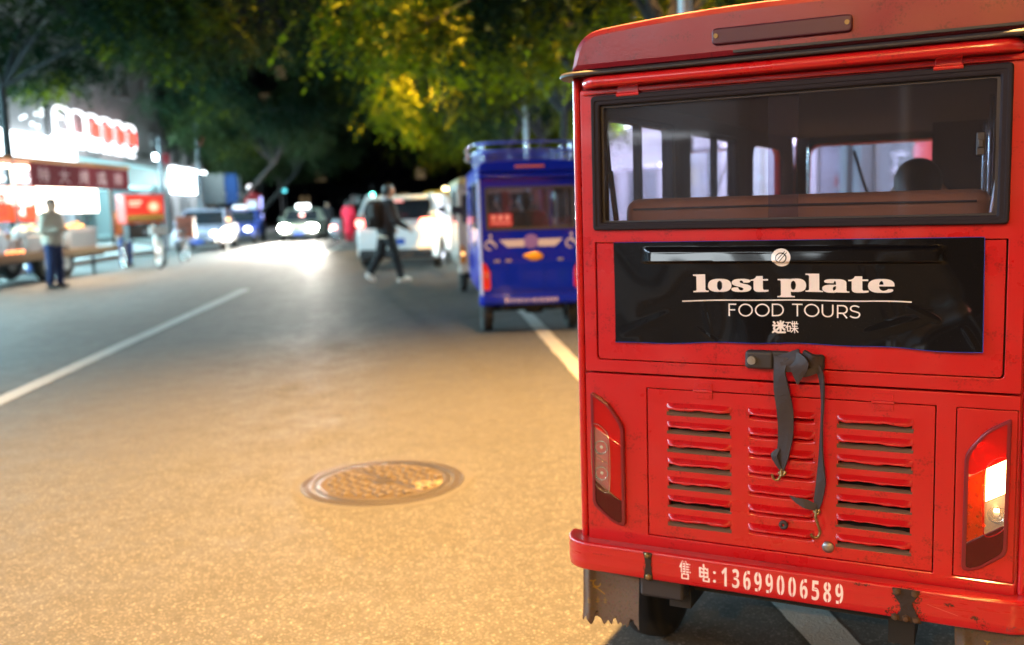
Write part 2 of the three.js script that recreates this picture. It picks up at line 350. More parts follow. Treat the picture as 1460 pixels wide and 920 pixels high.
// a row-shop: storeys with windows above an open lit shopfront with a glowing fascia. side -1 left of the street, +1 right
function shop(o) {
  const { side, t, s0, s1, storeys = 3, wall = M.wallGrey, glowColor = COLD, fascia = 5, inside = 3, label, fasciaY = [2.95, 3.95], columns = 3, panes = true, awning } = o;
  const W = s1 - s0, b = thing('shop_building', label, 'shop building', rd(t, (s0 + s1) / 2), ROADYAW + (side < 0 ? Math.PI / 2 : -Math.PI / 2), 'shops along the street');
  const H = 4.1 + storeys * 3.1, D = 5; // local: x along the street, +z towards the street
  part('wall', [box(W, H - 4.1, D, 0, 4.1 + (H - 4.1) / 2, -D / 2), box(0.35, 4.1, D, -W / 2 + 0.175, 2.05, -D / 2), box(0.35, 4.1, D, W / 2 - 0.175, 2.05, -D / 2), box(W - 0.7, 4.1, 0.2, 0, 2.05, -D + 0.1)], wall, b);
  part('cornice', box(W + 0.1, 0.25, 0.3, 0, H + 0.127, -0.1, 0.02), wall, b);
  part('shop_floor', box(W - 0.7, 0.1, D - 0.2, 0, 0.18, -D / 2 + 0.1), M.wallTile, b);
  const g = new THREE.Color(glowColor).toArray();
  part('ceiling_lamp', box(W - 1.2, 0.06, D - 1.6, 0, 3.0, -D / 2), glow(g, inside), b);
  part('shelf', [0.6, 1.1, 1.6, 2.1].map((y) => box(W - 1.2, 0.05, 0.4, 0, y, -D + 0.42)), M.wallTile, b);
  const r = rngOf(Math.round(s0 * 7 + 100 + side)), goods = [[], [], []];
  for (const y of [0.625, 1.125, 1.625]) for (let x = -W / 2 + 0.8; x < W / 2 - 0.8; x += 0.24) { const h = 0.15 + 0.25 * r(); goods[Math.floor(r() * 3)].push(box(0.18, h, 0.22, x, y + h / 2, -D + 0.42)); }
  goods.forEach((q, i) => q.length && part('shelf_goods', q, std([[0.5, 0.08, 0.06], [0.1, 0.25, 0.4], [0.6, 0.5, 0.2]][i], 0.5), b, { kind: 'stuff' }));
  if (panes) for (let i = 0; i < columns * 2; i++) {
    const w = (W - 0.7) / (columns * 2), x = -W / 2 + 0.35 + w * (i + 0.5);
    const f = part('shop_window', [box(0.06, 2.6, 0.08, x - w / 2 + 0.03, 1.53, -0.3), box(w - 0.06, 0.06, 0.08, x + 0.03, 2.8, -0.3), box(w - 0.06, 0.1, 0.08, x + 0.03, 0.28, -0.3)], M.steel, b);
    if (i % 3 !== 1) part('pane', box(w - 0.07, 2.42, 0.008, x + 0.03, 1.55, -0.3), M.glass, f);
  }
  part('fascia_sign', box(W - 0.5, fasciaY[1] - fasciaY[0], 0.25, 0, (fasciaY[0] + fasciaY[1]) / 2, 0.13, 0.03), fascia ? glow(g, fascia) : M.wallDark, b);
  if (awning) part('awning', box(W - 0.6, 0.05, 1.3, 0, 2.75, 0.75).rotateX(0), std(awning, 0.8), b);
  for (let k = 0; k < storeys; k++) for (let i = 0; i < columns; i++) {
    const x = -W / 2 + W / columns * (i + 0.5), y = 5.3 + 3.1 * k;
    const f = part('window', [box(1.5, 0.08, 0.12, x, y + 0.79, 0.062), box(1.5, 0.08, 0.12, x, y - 0.79, 0.062), box(0.08, 1.5, 0.12, x - 0.71, y, 0.062), box(0.08, 1.5, 0.12, x + 0.71, y, 0.062), box(0.06, 1.5, 0.1, x, y, 0.052)], M.wallTile, b);
    part('pane', box(1.36, 1.5, 0.01, x, y, 0.008), M.carGlass, f);
    part('sill', box(1.7, 0.07, 0.25, x, y - 0.87, 0.127), M.concrete, f);
  }
  return b;
}
const TEAL = new THREE.Color().setRGB(0.45, 0.95, 1), WHITEC = new THREE.Color().setRGB(0.85, 0.95, 1), LILAC = new THREE.Color().setRGB(0.85, 0.85, 1);
const TL = KERB_L - 5.9, TR = KERB_R + 4.9;
shop({ side: -1, t: TL, s0: -14, s1: -3, glowColor: WHITEC, fascia: 2.5, inside: 3, storeys: 2, fasciaY: [5.4, 6.6], label: 'bright white-lit shop across the street behind the viewer' });
shop({ side: -1, t: TL, s0: -3, s1: 8, glowColor: COLD, fascia: 9, inside: 3, storeys: 2, fasciaY: [5.4, 6.6], label: 'cold-lit shop across the street beside the viewer' });
shop({ side: -1, t: TL, s0: 8, s1: 30, glowColor: TEAL, fascia: 3, inside: 3, label: 'teal-lit shop at the picture edge before the food cart' });
shop({ side: -1, t: TL, s0: 30.3, s1: 46, storeys: 2, glowColor: WHITEC, fascia: 7, inside: 3, wall: M.wallTile, fasciaY: [3.3, 4.7], label: 'shop behind the food cart with an overexposed white fascia' });
shop({ side: -1, t: TL, s0: 46.3, s1: 62, storeys: 2, glowColor: TEAL, fascia: 0.5, inside: 3.2, wall: M.wallTile, label: 'teal-lit shopfront between the food cart and the second tree' });
shop({ side: -1, t: TL, s0: 62.3, s1: 72, storeys: 3, glowColor: WHITEC, fascia: 9, inside: 4, fasciaY: [2.7, 4.3], label: 'shop with a glaring white sign behind the parked lilac car' });
shop({ side: -1, t: TL, s0: 72.3, s1: 98, storeys: 4, glowColor: WARM, fascia: 0, inside: 0.25, wall: M.wallDark, label: 'dark building beyond the parked cars' });
shop({ side: 1, t: TR, s0: -14, s1: -1, glowColor: WARM, fascia: 2, inside: 1.5, label: 'warm-lit shop behind the viewer on the near pavement' });
shop({ side: 1, t: TR, s0: -0.7, s1: 9, glowColor: WARM, fascia: 0, inside: 0.5, wall: M.wallDark, label: 'dim shop beside the red vehicle on the near pavement' });
shop({ side: 1, t: TR, s0: 9.3, s1: 19, glowColor: WHITEC, fascia: 0.8, inside: 7, wall: M.wallTile, fasciaY: [3.2, 4.0], label: 'pale tiled shop seen through the windscreen of the red vehicle' });
shop({ side: 1, t: TR, s0: 19.3, s1: 31, glowColor: LILAC, fascia: 2.2, inside: 10, wall: M.wallTile, fasciaY: [2.9, 5.4], label: 'white-lit shop seen through the side windows of the red vehicle' });
shop({ side: 1, t: TR, s0: 31.3, s1: 48, glowColor: LILAC, fascia: 2.4, inside: 10, wall: M.wallTile, fasciaY: [2.7, 6.2], label: 'shop behind the trees on the near side with a pale lilac front' });
shop({ side: 1, t: TR, s0: 48.3, s1: 90, storeys: 4, glowColor: WARM, fascia: 0, inside: 0.2, wall: M.wallDark, label: 'dark building far along the near pavement' });
{ const b = thing('apartment_block', 'building closing the far end of the street with faint added window glow', 'building', rd(-3, 138), ROADYAW);
  const addedWindowGlow = glow([1, 0.7, 0.35], 0.12); part('wall', box(60, 24, 8, 0, 12, -4), M.wallDark, b); part('roof', box(61, 0.4, 9, 0, 24.2, -4), M.wallDark, b);  // faint warm window glow added to relieve the dark street end
  for (let i = -12; i < 13; i++) for (let k = 0; k < 6; k++) part('window', box(1.3, 1.5, 0.06, i * 2.3, 2.6 + k * 3.5, 0.032), (i * 7 + k * 5 + 60) % 6 === 0 ? addedWindowGlow : M.carGlass, b); }
areaLight(WHITEC, POWER.shopBehind * 0.3, 10, 1.2, rd(TL + 0.5, -8.5, 6.0), rd(TL + 8, -7, 1.5));
areaLight(COLD, POWER.shopBehind * 1.1, 10, 1.1, rd(TL + 0.5, 2.5, 6.0), rd(TL + 8, 2.5, 1.5));
areaLight(new THREE.Color().setRGB(0.42, 0.85, 1), POWER.shopLeft * 0.9, 18, 1.0, rd(TL + 0.5, 19, 3.45), rd(TL + 6, 19, 1.2));
areaLight(new THREE.Color().setRGB(0.5, 0.9, 1), POWER.shopLeft, 14, 1.1, rd(TL + 0.5, 37, 4.0), rd(TL + 6, 37, 2.2));
areaLight(TEAL, 2.2, 14, 2.6, rd(TL + 0.3, 54, 1.9), rd(TL + 6, 53.5, 2.0));
areaLight(WHITEC, POWER.shopLeftFar, 9, 1.4, rd(TL + 0.5, 67, 3.5), rd(TL + 6, 65, 2.4));
areaLight(WHITEC, POWER.shopRight, 9, 2.6, rd(TR - 0.3, 14, 1.8), rd(TR - 5, 14, 1.8));
areaLight(LILAC, POWER.shopRight, 11, 3.8, rd(TR - 0.3, 25, 2.4), rd(TR - 5, 25, 2.4));
areaLight(LILAC, POWER.shopRight, 15, 4.4, rd(TR - 0.3, 40, 2.7), rd(TR - 5, 40, 2.7));

{ // the scalloped red and white neon sign on the roof edge behind the food cart
  const b = thing('neon_sign', 'glowing sign of red squares in white scalloped tubes above the shop behind the food cart', 'neon sign', rd(TL + 0.95, 48, 1.3), ROADYAW + Math.PI / 2);
  b.scale.set(0.9, 0.78, 0.9);
  const white = glow([0.9, 0.95, 1], 3.2), redG = glow([1, 0.06, 0.03], 2.4), green = glow([0.05, 0.9, 0.5], 1.5);
  part('frame', [box(13.4, 0.06, 0.1, 0, 5.85, -0.6), box(13.4, 0.06, 0.1, 0, 3.9, -0.6), ...[-6.6, -2.2, 2.2, 6.6].map((x) => box(0.06, 1.95, 0.1, x, 4.87, -0.6)), ...[-6, 0, 6].map((x) => box(0.05, 0.05, 0.9, x, 4.2, -0.2))], M.darkMetal, b);
  for (let i = 0; i < 6; i++) {
    const x = -5.4 + i * 2.1; // local +x runs away along the street
    if (i < 4) part('red_square', box(1.5, 0.95, 0.12, -x, 5.15, -0.3, 0.03), redG, b);
    part('scallop_tube', tube([[-x - 0.98, 4.6, -0.4], [-x - 0.98, 5.7, -0.4], [-x - 0.5, 6.0, -0.4], [-x + 0.5, 6.0, -0.4], [-x + 0.98, 5.7, -0.4], [-x + 0.98, 4.6, -0.4], [-x + 0.4, 4.4, -0.4], [-x - 0.4, 4.4, -0.4]], 0.08, 48, 8, true), white, b);
    part('lamp_strip', [box(1.5, 0.22, 0.08, -x, 4.05, -0.42, 0.02), ...(i > 2 ? [box(1.3, 0.3, 0.08, -x, 4.62, -0.42, 0.02)] : [])], white, b);
    if (i < 4) part('green_tube', box(1.4, 0.06, 0.06, -x, 4.3, -0.42), green, b);
  }
  const r = rngOf(64), bulbs = [];
  for (let i = 0; i < 26; i++) bulbs.push(ball(0.07, -7 - r() * 6 * r() + r() * 3, 3.6 + 2.4 * r(), -0.4 + 0.3 * r()));
  part('sign_bulb', bulbs, white, b, { kind: 'stuff' });
}
for (const [sd, q, h, k, l] of [[1, 37.5, 4.25, 900, 'dazzling flood lamp over the pale shopfront seen through the rear side window'], [1, 22, 4.6, 900, 'unseen flood lamp added above the near shopfront to light the trees green'], [-1, 57, 4.6, 420, 'flood lamp added above the teal shopfront across the street to light the leaves']]) {  // the second and third lamps are added to light the leaves
  const x = sd > 0 ? TR : TL, f = thing('flood_lamp', l, 'flood lamp', rd(x - sd * 0.6, q, h), ROADYAW + (sd < 0 ? Math.PI / 2 : -Math.PI / 2), 'flood lamps over the shops');
  part('lamp_face', box(0.4, 0.3, 0.12, 0, 0, 0.11, 0.02), glow([0.8, 0.95, 1], 30), f); part('bracket', [box(0.54, 0.38, 0.1, 0, 0, 0, 0.02), box(0.05, 0.05, 0.6, 0, 0.1, -0.3)], M.darkMetal, f);
  const sp = new THREE.SpotLight(new THREE.Color().setRGB(0.72, 1, 0.95), k, 0, 1.1, 0.6); sp.name = 'flood_lamp_light'; sp.position.set(0, 0, 0.11); sp.target.position.set(0, 0.4, 8); sp.shadow.radius = 2; sp.castShadow = true; f.add(sp, sp.target);
}
{ // painted hoarding panels beyond the parked cars
  const b = thing('hoarding', 'grey and blue hoarding panels beyond the parked blue car', 'hoarding', rd(-12.0, 60), ROADYAW + 0.2);
  part('panel', box(1.6, 1.8, 0.08, -0.8, 2.8, 0), std([0.16, 0.16, 0.18], 0.7), b, { label: 'grey panel' });
  part('panel', box(0.7, 1.8, 0.08, 0.4, 2.8, 0), std([0.006, 0.045, 0.2], 0.6), b, { label: 'blue panel' });
  for (const x of [-1.5, 0.9]) part('post', cyl(0.05, 0.05, 3.6, x, 1.8, -0.1), M.pole, b);
}
{ // kiosk with a lit edge and globe
  const b = thing('street_kiosk', 'red pavement kiosk with a white globe lamp and blue lit edge', 'kiosk', rd(-9.7, 56), ROADYAW + 0.25);
  part('body', box(0.75, 2.2, 0.7, 0, 1.1, 0, 0.05), std([0.4, 0.02, 0.03], 0.5), b);
  part('roof', [box(0.95, 0.12, 0.9, 0, 2.26, 0, 0.03), new THREE.ConeGeometry(0.45, 0.25, 4).rotateY(Math.PI / 4).translate(0, 2.44, 0)], std([0.4, 0.02, 0.03], 0.5), b);
  part('globe_lamp', ball(0.17, -0.1, 2.72, 0), glow([0.95, 0.85, 0.95], 2.5), b);
  part('light_panel', box(0.5, 1.5, 0.05, -0.06, 1.25, 0.376), glow([0.6, 0.8, 1], 0.8), b);
  part('edge_lamp', box(0.12, 2.1, 0.06, 0.42, 1.15, 0.33), glow([0.35, 0.35, 1], 2.5), b);
}

// ------------------------------------------------------------------ street lamps
function streetLamp(t, s, h, reach, label, power, yaw = 0, aim = null, cone = 1.3) {
  const l = thing('street_lamp', label, 'street lamp', rd(t, s), ROADYAW + yaw, 'street lamps on the near kerb');
  part('pole', [cyl(0.055, 0.085, h, 0, h / 2, 0), cyl(0.13, 0.15, 0.5, 0, 0.25, 0)], M.pole, l);
  part('arm', tube([[0, h - 0.4, 0], [-0.3, h + 0.15, 0], [-reach * 0.5, h + 0.42, 0], [-reach, h + 0.45, 0]], 0.035, 20), M.pole, l);
  part('lamp_housing', box(0.7, 0.14, 0.28, -reach - 0.2, h + 0.47, 0, 0.06), M.pole, l);
  part('lamp_glass', box(0.36, 0.11, 0.18, -reach - 0.2, h + 0.36, 0, 0.03), glow(SODIUM.toArray(), 160), l);
  const sp = new THREE.SpotLight(SODIUM, power, 0, cone, 0.75); sp.name = 'street_lamp_light';
  sp.position.set(-reach - 0.2, h + 0.35, 0); sp.target.position.set(-reach - 0.25, 0, 0); sp.shadow.radius = 2.2; sp.castShadow = true; sp.shadow.mapSize.set(2048, 2048);
  l.add(sp, sp.target);
  if (aim) { l.updateMatrixWorld(); sp.target.position.copy(l.worldToLocal(rd(...aim))); }
  return l;
}
streetLamp(2.85, 10.6, 7.2, 1.95, 'grey street lamp pole rising behind the red vehicle roof', POWER.leafLamp, 0.5, [2.0, 18, 6.0], 0.58);
streetLamp(3.7, 3.0, 7.2, 2.4, 'sodium street lamp standing beside the red vehicle', POWER.lampAhead, -0.48, null, 0.82);
streetLamp(2.85, -9, 7.4, 1.9, 'sodium street lamp on the near kerb behind the viewer', POWER.lampBehind * 0.5);
streetLamp(-9.3, -11.5, 7.4, -1.9, 'sodium street lamp on the opposite kerb behind the viewer', POWER.lampBehind * 0.55, 0, [-4, -5, 0]);
streetLamp(3.2, 31, 6.0, 3.0, 'sodium street lamp half buried in the roadside trees far ahead', POWER.lampFar);
streetLamp(3.2, 64, 6.5, 2.6, 'sodium street lamp added near the far end of the street to warm the dark canopy', POWER.lampFar * 4);  // added lamp that lifts the dark far canopy

for (const [t, q, l] of [[-10.2, 39.2, 'thin grey utility pole beside the teal shopfront'], [-10.2, 45.6, 'thin utility pole before the parked lilac car']]) {
  const u = thing('utility_pole', l, 'utility pole', rd(t, q), 0.02 * q, 'utility poles on the far kerb');
  const h = q < 42 ? 4.3 : 5.4; part('pole', cyl(0.07, 0.09, h, 0, h / 2, 0), std([0.07, 0.075, 0.09], 0.6), u); part('crossarm', box(0.7, 0.07, 0.07, 0, h - 0.2, 0.08), M.darkMetal, u);
  part('sign_plate', box(0.3, 0.4, 0.02, 0.18, h - 0.8, 0.1, 0.005), std([0.3, 0.03, 0.04], 0.5), u);
}
// ------------------------------------------------------------------ trees
function limbTube(a, b, r0, r1, bend, rng) {
  const mid = a.clone().lerp(b, 0.5).add(V((rng() - 0.5) * bend, (rng() - 0.2) * bend, (rng() - 0.5) * bend)), c = new THREE.CatmullRomCurve3([a, mid, b]), n = 10, k = 7, P = [], I = [];
  for (let i = 0; i <= n; i++) { const u = i / n, p = c.getPoint(u), t = c.getTangent(u), sd = Math.abs(t.y) > 0.9 ? V(1, 0, 0).cross(t).normalize() : V(0, 1, 0).cross(t).normalize(), up = t.clone().cross(sd), rr = r0 + (r1 - r0) * u; for (let j = 0; j < k; j++) { const q = j / k * 6.2832; const w = p.clone().addScaledVector(sd, Math.cos(q) * rr).addScaledVector(up, Math.sin(q) * rr); P.push(w.x, w.y, w.z); } }
  for (let i = 0; i < n; i++) for (let j = 0; j < k; j++) { const e = i * k + j, f = i * k + (j + 1) % k; I.push(e, f, e + k, f, f + k, e + k); }
  const g = new THREE.BufferGeometry(); g.setAttribute('position', new THREE.Float32BufferAttribute(P, 3)); g.setIndex(I); g.computeVertexNormals();
  return [g, c];
}
function makeTree(seed, o) {
  const r = rngOf(seed), wood = [], P = [], N = [], C = [], h0 = o.fork;
  const [trunk, tc] = limbTube(V(0, 0, 0), V(o.lean[0], h0, o.lean[1]), o.girth, o.girth * 0.72, 0.25, r);
  wood.push(trunk);
  const tips = [], top = V(o.lean[0], h0, o.lean[1]);
  for (let i = 0; i < o.limbs; i++) {
    const a = (i + 0.5 * r()) / o.limbs * 6.2832, out = (0.45 + 0.35 * r()) * o.rx, end = V(top.x + Math.cos(a) * out, h0 + (o.top - h0) * (0.3 + 0.5 * r()), top.z + Math.sin(a) * out * o.rz / o.rx);
    const [g, c] = limbTube(top.clone().add(V(0, -0.1, 0)), end, o.girth * 0.5, o.girth * 0.16, 0.9, r); wood.push(g);
    for (let k = 0; k < 5; k++) {
      const f = c.getPoint(0.35 + 0.16 * k), b = a + (r() - 0.5) * 2.4, l = o.rx * (0.25 + 0.35 * r()), e = V(f.x + Math.cos(b) * l, f.y + (r() - 0.35) * 1.7, f.z + Math.sin(b) * l);
      const [g2, c2] = limbTube(f, e, o.girth * 0.2, o.girth * 0.06, 0.5, r); wood.push(g2); tips.push(e, c2.getPoint(0.55), e.clone().add(V((r() - 0.5) * 1.6, -0.2 - 0.9 * r(), (r() - 0.5) * 1.6)));
    }
  }
  // leaf sprays: drooping leaflets in pairs along thin stems round each tip
  const per = Math.round(o.leaves / tips.length / 11);
  for (const tip of tips) {
    const tone = 0.75 + 0.5 * r(), lampYellow = r() < o.lampYellow ? 0.5 + 0.5 * r() : 0.12 * r();  // yellow clusters stand for lamp-lit leaves, put into the leaf colour
    for (let k = 0; k < per; k++) {
      const q = V((r() - 0.5) * 2, (r() - 0.5) * 1.3, (r() - 0.5) * 2).multiplyScalar(0.45 + 0.6 * r()).add(tip);
      if (q.y < o.bottom) q.y = o.bottom + r() * 0.6;
      const az = r() * 6.2832, dir = V(Math.cos(az), -0.25 - 0.6 * r(), Math.sin(az)).normalize(), sd = V(-Math.sin(az), 0.15 * (r() - 0.5), Math.cos(az));
      for (let l = 0; l < 11; l++) {
        const u = l / 10, b = q.clone().addScaledVector(dir, u * 0.5).add(V(0, -0.16 * u * u, 0)), s = l === 10 ? 0 : l % 2 ? 1 : -1, L = 0.125 * (0.8 + 0.5 * r()), w = L * 0.42;
        const d = sd.clone().multiplyScalar(s).addScaledVector(dir, s ? 0.45 : 1).add(V(0, -0.3 * r(), 0)).normalize(), x = d.clone().cross(V(r() - 0.5, 1, r() - 0.5)).normalize(), t = b.clone().addScaledVector(d, L), m = b.clone().addScaledVector(d, L * 0.45), lo = m.clone().addScaledVector(x, w), hi = m.clone().addScaledVector(x, -w);
        m.y -= 0.01;
        const c = tone * (0.8 + 0.4 * r()), col = [(0.005 + 0.19 * lampYellow) * c, (0.021 + 0.19 * lampYellow) * c, (0.0105 - 0.0102 * lampYellow) * c], n = x.clone().cross(d).normalize();
        for (const p of [b, lo, t, b, t, hi]) { P.push(p.x, p.y, p.z); N.push(n.x, n.y, n.z); C.push(...col); }
      }
    }
  }
  const g = new THREE.BufferGeometry();
  g.setAttribute('position', new THREE.Float32BufferAttribute(P, 3)); g.setAttribute('normal', new THREE.Float32BufferAttribute(N, 3)); g.setAttribute('color', new THREE.Float32BufferAttribute(C, 3)); 
  g.setAttribute('uv', new THREE.Float32BufferAttribute(new Float32Array(P.length / 3 * 2), 2));
  const t = new THREE.Group(); t.name = numbered('street_tree'); t.userData = { category: 'tree' };
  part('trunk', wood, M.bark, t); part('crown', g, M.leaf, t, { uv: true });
  scene.add(t);
  return t;
}
{
  const kinds = [
    { fork: 3.0, lean: [0.1, 0], girth: 0.13, limbs: 9, rx: 6.6, rz: 5.6, top: 9.0, bottom: 3.3, leaves: 62000, lampYellow: 0.42 },
    { fork: 2.9, lean: [-0.25, 0.1], girth: 0.15, limbs: 9, rx: 6.8, rz: 5.4, top: 8.6, bottom: 3.0, leaves: 62000, lampYellow: 0.5 },
    { fork: 3.6, lean: [0.2, -0.2], girth: 0.12, limbs: 9, rx: 6.6, rz: 5.8, top: 9.6, bottom: 3.6, leaves: 62000, lampYellow: 0.03 },
    { fork: 4.6, lean: [0.0, 0.1], girth: 0.13, limbs: 9, rx: 6.0, rz: 3.8, top: 9.5, bottom: 4.9, leaves: 52000, lampYellow: 0.06 },
  { fork: 3.6, lean: [3.4, 0], girth: 0.12, limbs: 9, rx: 4.6, rz: 5.6, top: 9.6, bottom: 3.3, leaves: 46000, lampYellow: 0.03 },
  ].map((o, i) => makeTree(300 + i * 17, o));
  const first = [true, true, true, true, true];
  const plant = (k, t, s, turn, label) => {
    const p = rd(t, s), c = first[k] ? kinds[k] : copy(kinds[k], label, p, turn);
    first[k] = false; c.position.copy(p); c.rotation.y = turn; c.userData = { ...kinds[k].userData, label, category: 'tree', group: 'street trees along both kerbs' };
    return c;
  };
  plant(3, -10.1, 25.0, 0.4, 'tree with a pale thin trunk rising behind the food cart');
  plant(4, -10.3, 46, ROADYAW, 'tree standing over the parked lilac car');
  plant(4, -10.4, 55, ROADYAW + 0.2, 'tree standing over the parked blue car');
  plant(2, -10.4, 62, 5.4, 'tree beside the red kiosk across the street');
  plant(2, -10.4, 73, 2.2, 'dark tree beyond the oncoming car');
  plant(2, -10.4, 86, 1.2, 'last dark tree on the far kerb');
  plant(1, 3.9, 15.5, 0.9, 'yellow-lit tree just beyond the blue vehicle').scale.set(1, 1.35, 1);
  plant(0, 4.0, 21.5, 3.9, 'tree over the cream vehicle with leaves lit yellow by the street lamp').scale.set(1, 1.2, 1);
  plant(0, 3.9, 27, 5.2, 'green-lit tree whose trunk shows above the blue roof rack').scale.set(1, 1.3, 1);
  plant(1, 3.9, 35, 2.9, 'tree beside the far sodium lamp with glowing yellow twigs').scale.set(1, 1.3, 1);
  plant(1, 3.9, 44, 0.2, 'dark tree behind the white car');
  plant(0, 3.9, 55, 4.1, 'dark tree arching over the far end of the near kerb');
  plant(1, 3.9, 68, 5.8, 'last dark tree on the near kerb');
  plant(3, -10.6, 14.5, 2.6, 'tree with orange leaf tips reaching in at the top corner above the food cart');
}

// ------------------------------------------------------------------ three-wheeled passenger vehicles
// local axes: x to the right, y up, z = 0 at the rear face, forward is -z
const wheelShapes = {
  tyre: clean(lathe([[0.13, -0.055], [0.2, -0.062], [0.235, -0.055], [0.247, -0.035], [0.25, 0], [0.247, 0.035], [0.235, 0.055], [0.2, 0.062], [0.13, 0.055]], 40).rotateZ(Math.PI / 2)),
  rim: clean(mergeGeometries([lathe([[0.02, 0.03], [0.06, 0.035], [0.09, 0.02], [0.125, 0.045], [0.135, 0.05], [0.135, -0.05], [0.09, -0.03], [0.02, -0.03]], 32).toNonIndexed(), cyl(0.035, 0.035, 0.1, 0, 0, 0).toNonIndexed()]).rotateZ(Math.PI / 2)),
};
function wheel(parent, x, z, k = 1, rim = M.steel) {
  const g = new THREE.Group(); g.name = 'wheel'; g.position.set(x, 0.25 * k, z); g.scale.setScalar(k); parent.add(g);
  part('tyre', wheelShapes.tyre.clone(), M.tyre, g); part('rim', wheelShapes.rim.clone(), rim, g);
  return g;
}
function cabin(g, paint, roofPaint, o = {}) { // side walls, roof, floor, front end, seats: shared by all of them
  const W = 0.535;
  const side = () => {
    const s = new THREE.Shape(); s.moveTo(0.02, 0.42); s.lineTo(0.13, 0.42); s.absarc(0.42, 0.3, 0.31, 2.74, 0.4, true); s.lineTo(2.2, 0.42); s.lineTo(2.75, 0.5); s.lineTo(2.78, 1.1); s.lineTo(2.66, 1.68); s.lineTo(0.02, 1.68); s.closePath();
    return holes(s, rect(0.13, 1.1, 0.73, 1.59, 0.03), rect(0.9, 1.1, 1.56, 1.59, 0.03), rect(1.82, 0.55, 2.4, 1.57, 0.07));
  };
  for (const k of [-1, 1]) {
    part('side_wall', extX(side(), 0.03, k > 0 ? W - 0.03 : -W, 0.006), paint, g);
    part('window_seal', [rect(0.12, 1.09, 0.74, 1.6, 0.035), rect(0.89, 1.09, 1.57, 1.6, 0.035)].map((s, i) => extX(holes(s, i ? rect(0.915, 1.115, 1.545, 1.575, 0.02) : rect(0.145, 1.115, 0.715, 1.575, 0.02)), 0.036, k > 0 ? W - 0.033 : -W - 0.003)), M.rubberGrey, g);
    for (const z of [-0.43, -1.28]) part('window_divider', box(0.022, 0.46, 0.022, k * (W - 0.015), 1.345, z), M.darkMetal, g);
    part('side_lining', extX(side(), 0.006, k > 0 ? W - 0.038 : -W + 0.032), M.lining, g);
    for (const [a, b] of [[0.145, 0.715], [0.915, 1.545]]) part('side_glass', box(0.004, 0.455, b - a, k * (W - 0.012), 1.345, -(a + b) / 2), M.dusty, g);
  }
  part('ceiling', box(1.0, 0.02, 2.55, 0, 1.645, -1.36), M.lining, g);
  part('floor_pan', box(1.0, 0.06, 2.6, 0, 0.4, -1.4), M.darkMetal, g);
  part('chassis', [box(0.06, 0.1, 2.3, -0.28, 0.3, -1.2), box(0.06, 0.1, 2.3, 0.28, 0.3, -1.2), cylX(0.04, 0.8, 0, 0.25, -0.42), box(0.22, 0.18, 0.2, 0.05, 0.27, -0.42, 0.05), box(0.62, 0.08, 0.06, 0, 0.33, -0.12)], M.darkMetal, g);
  // front: windscreen frame, nose, wiper
  const tilt = (q) => q.rotateX(-0.2).translate(0, 1.4, -2.71);
  part('windscreen_frame', tilt(ext(holes(rect(-0.5, -0.33, 0.5, 0.27, 0.05), rect(-0.42, -0.29, 0.43, 0.2, 0.05)), 0.04, -0.02, 0.006)), paint, g);
  part('screen_lining', tilt(ext(holes(rect(-0.49, -0.32, 0.49, 0.26, 0.05), rect(-0.425, -0.295, 0.435, 0.205, 0.05)), 0.006, 0.022)), M.lining, g);
  part('windscreen', tilt(box(0.86, 0.5, 0.005, 0.005, -0.045, 0)), M.dusty, g);
  part('wiper', tilt(tube([[-0.05, -0.28, 0.03], [-0.16, 0, 0.03], [-0.21, 0.16, 0.03]], 0.008, 12)), M.darkMetal, g);
  part('nose', [box(0.98, 0.7, 0.08, 0, 0.78, -2.76, 0.03), box(0.7, 0.5, 0.25, 0, 0.72, -2.88, 0.1)], paint, g);
  part('dashboard', box(0.94, 0.16, 0.22, 0, 1.1, -2.6, 0.04), M.lining, g);
  part('steering_bar', tube([[-0.3, 1.12, -2.22], [-0.2, 1.1, -2.36], [0, 1.08, -2.44], [0.2, 1.1, -2.36], [0.3, 1.12, -2.22]], 0.014, 20), M.darkMetal, g);
  for (const k of [-1, 1]) part('wing_mirror', [box(0.14, 0.1, 0.03, k * 0.68, 1.3, -2.62, 0.012), tube([[k * 0.53, 1.2, -2.66], [k * 0.6, 1.22, -2.66], [k * 0.66, 1.28, -2.63]], 0.008, 8)], M.darkMetal, g);
  for (const k of [-1, 1]) wheel(g, k * 0.46, -0.42);
  wheel(g, 0, -2.62);
  // rear bench and driver's seat
  part('rear_seat', [box(0.9, 0.18, 0.45, 0, 0.72, -0.42, 0.05)], M.leather, g);
  part('driver_seat', [box(0.5, 0.12, 0.42, 0.0, 0.76, -1.6, 0.05), box(0.46, 0.5, 0.09, 0.0, 1.05, -1.38, 0.04)], M.leather, g);
  // roof shell with rounded rim
  const rs = new THREE.Shape(); rs.moveTo(-0.537, 1.685); rs.lineTo(-0.53, 1.722); rs.bezierCurveTo(-0.522, 1.768, -0.49, 1.784, -0.45, 1.789); rs.quadraticCurveTo(0, 1.83, 0.45, 1.789); rs.bezierCurveTo(0.49, 1.784, 0.522, 1.768, 0.53, 1.722); rs.lineTo(0.537, 1.685); rs.closePath();
  part('roof', ext(rs, 2.85, -2.82, 0.018, 16), roofPaint, g);
}
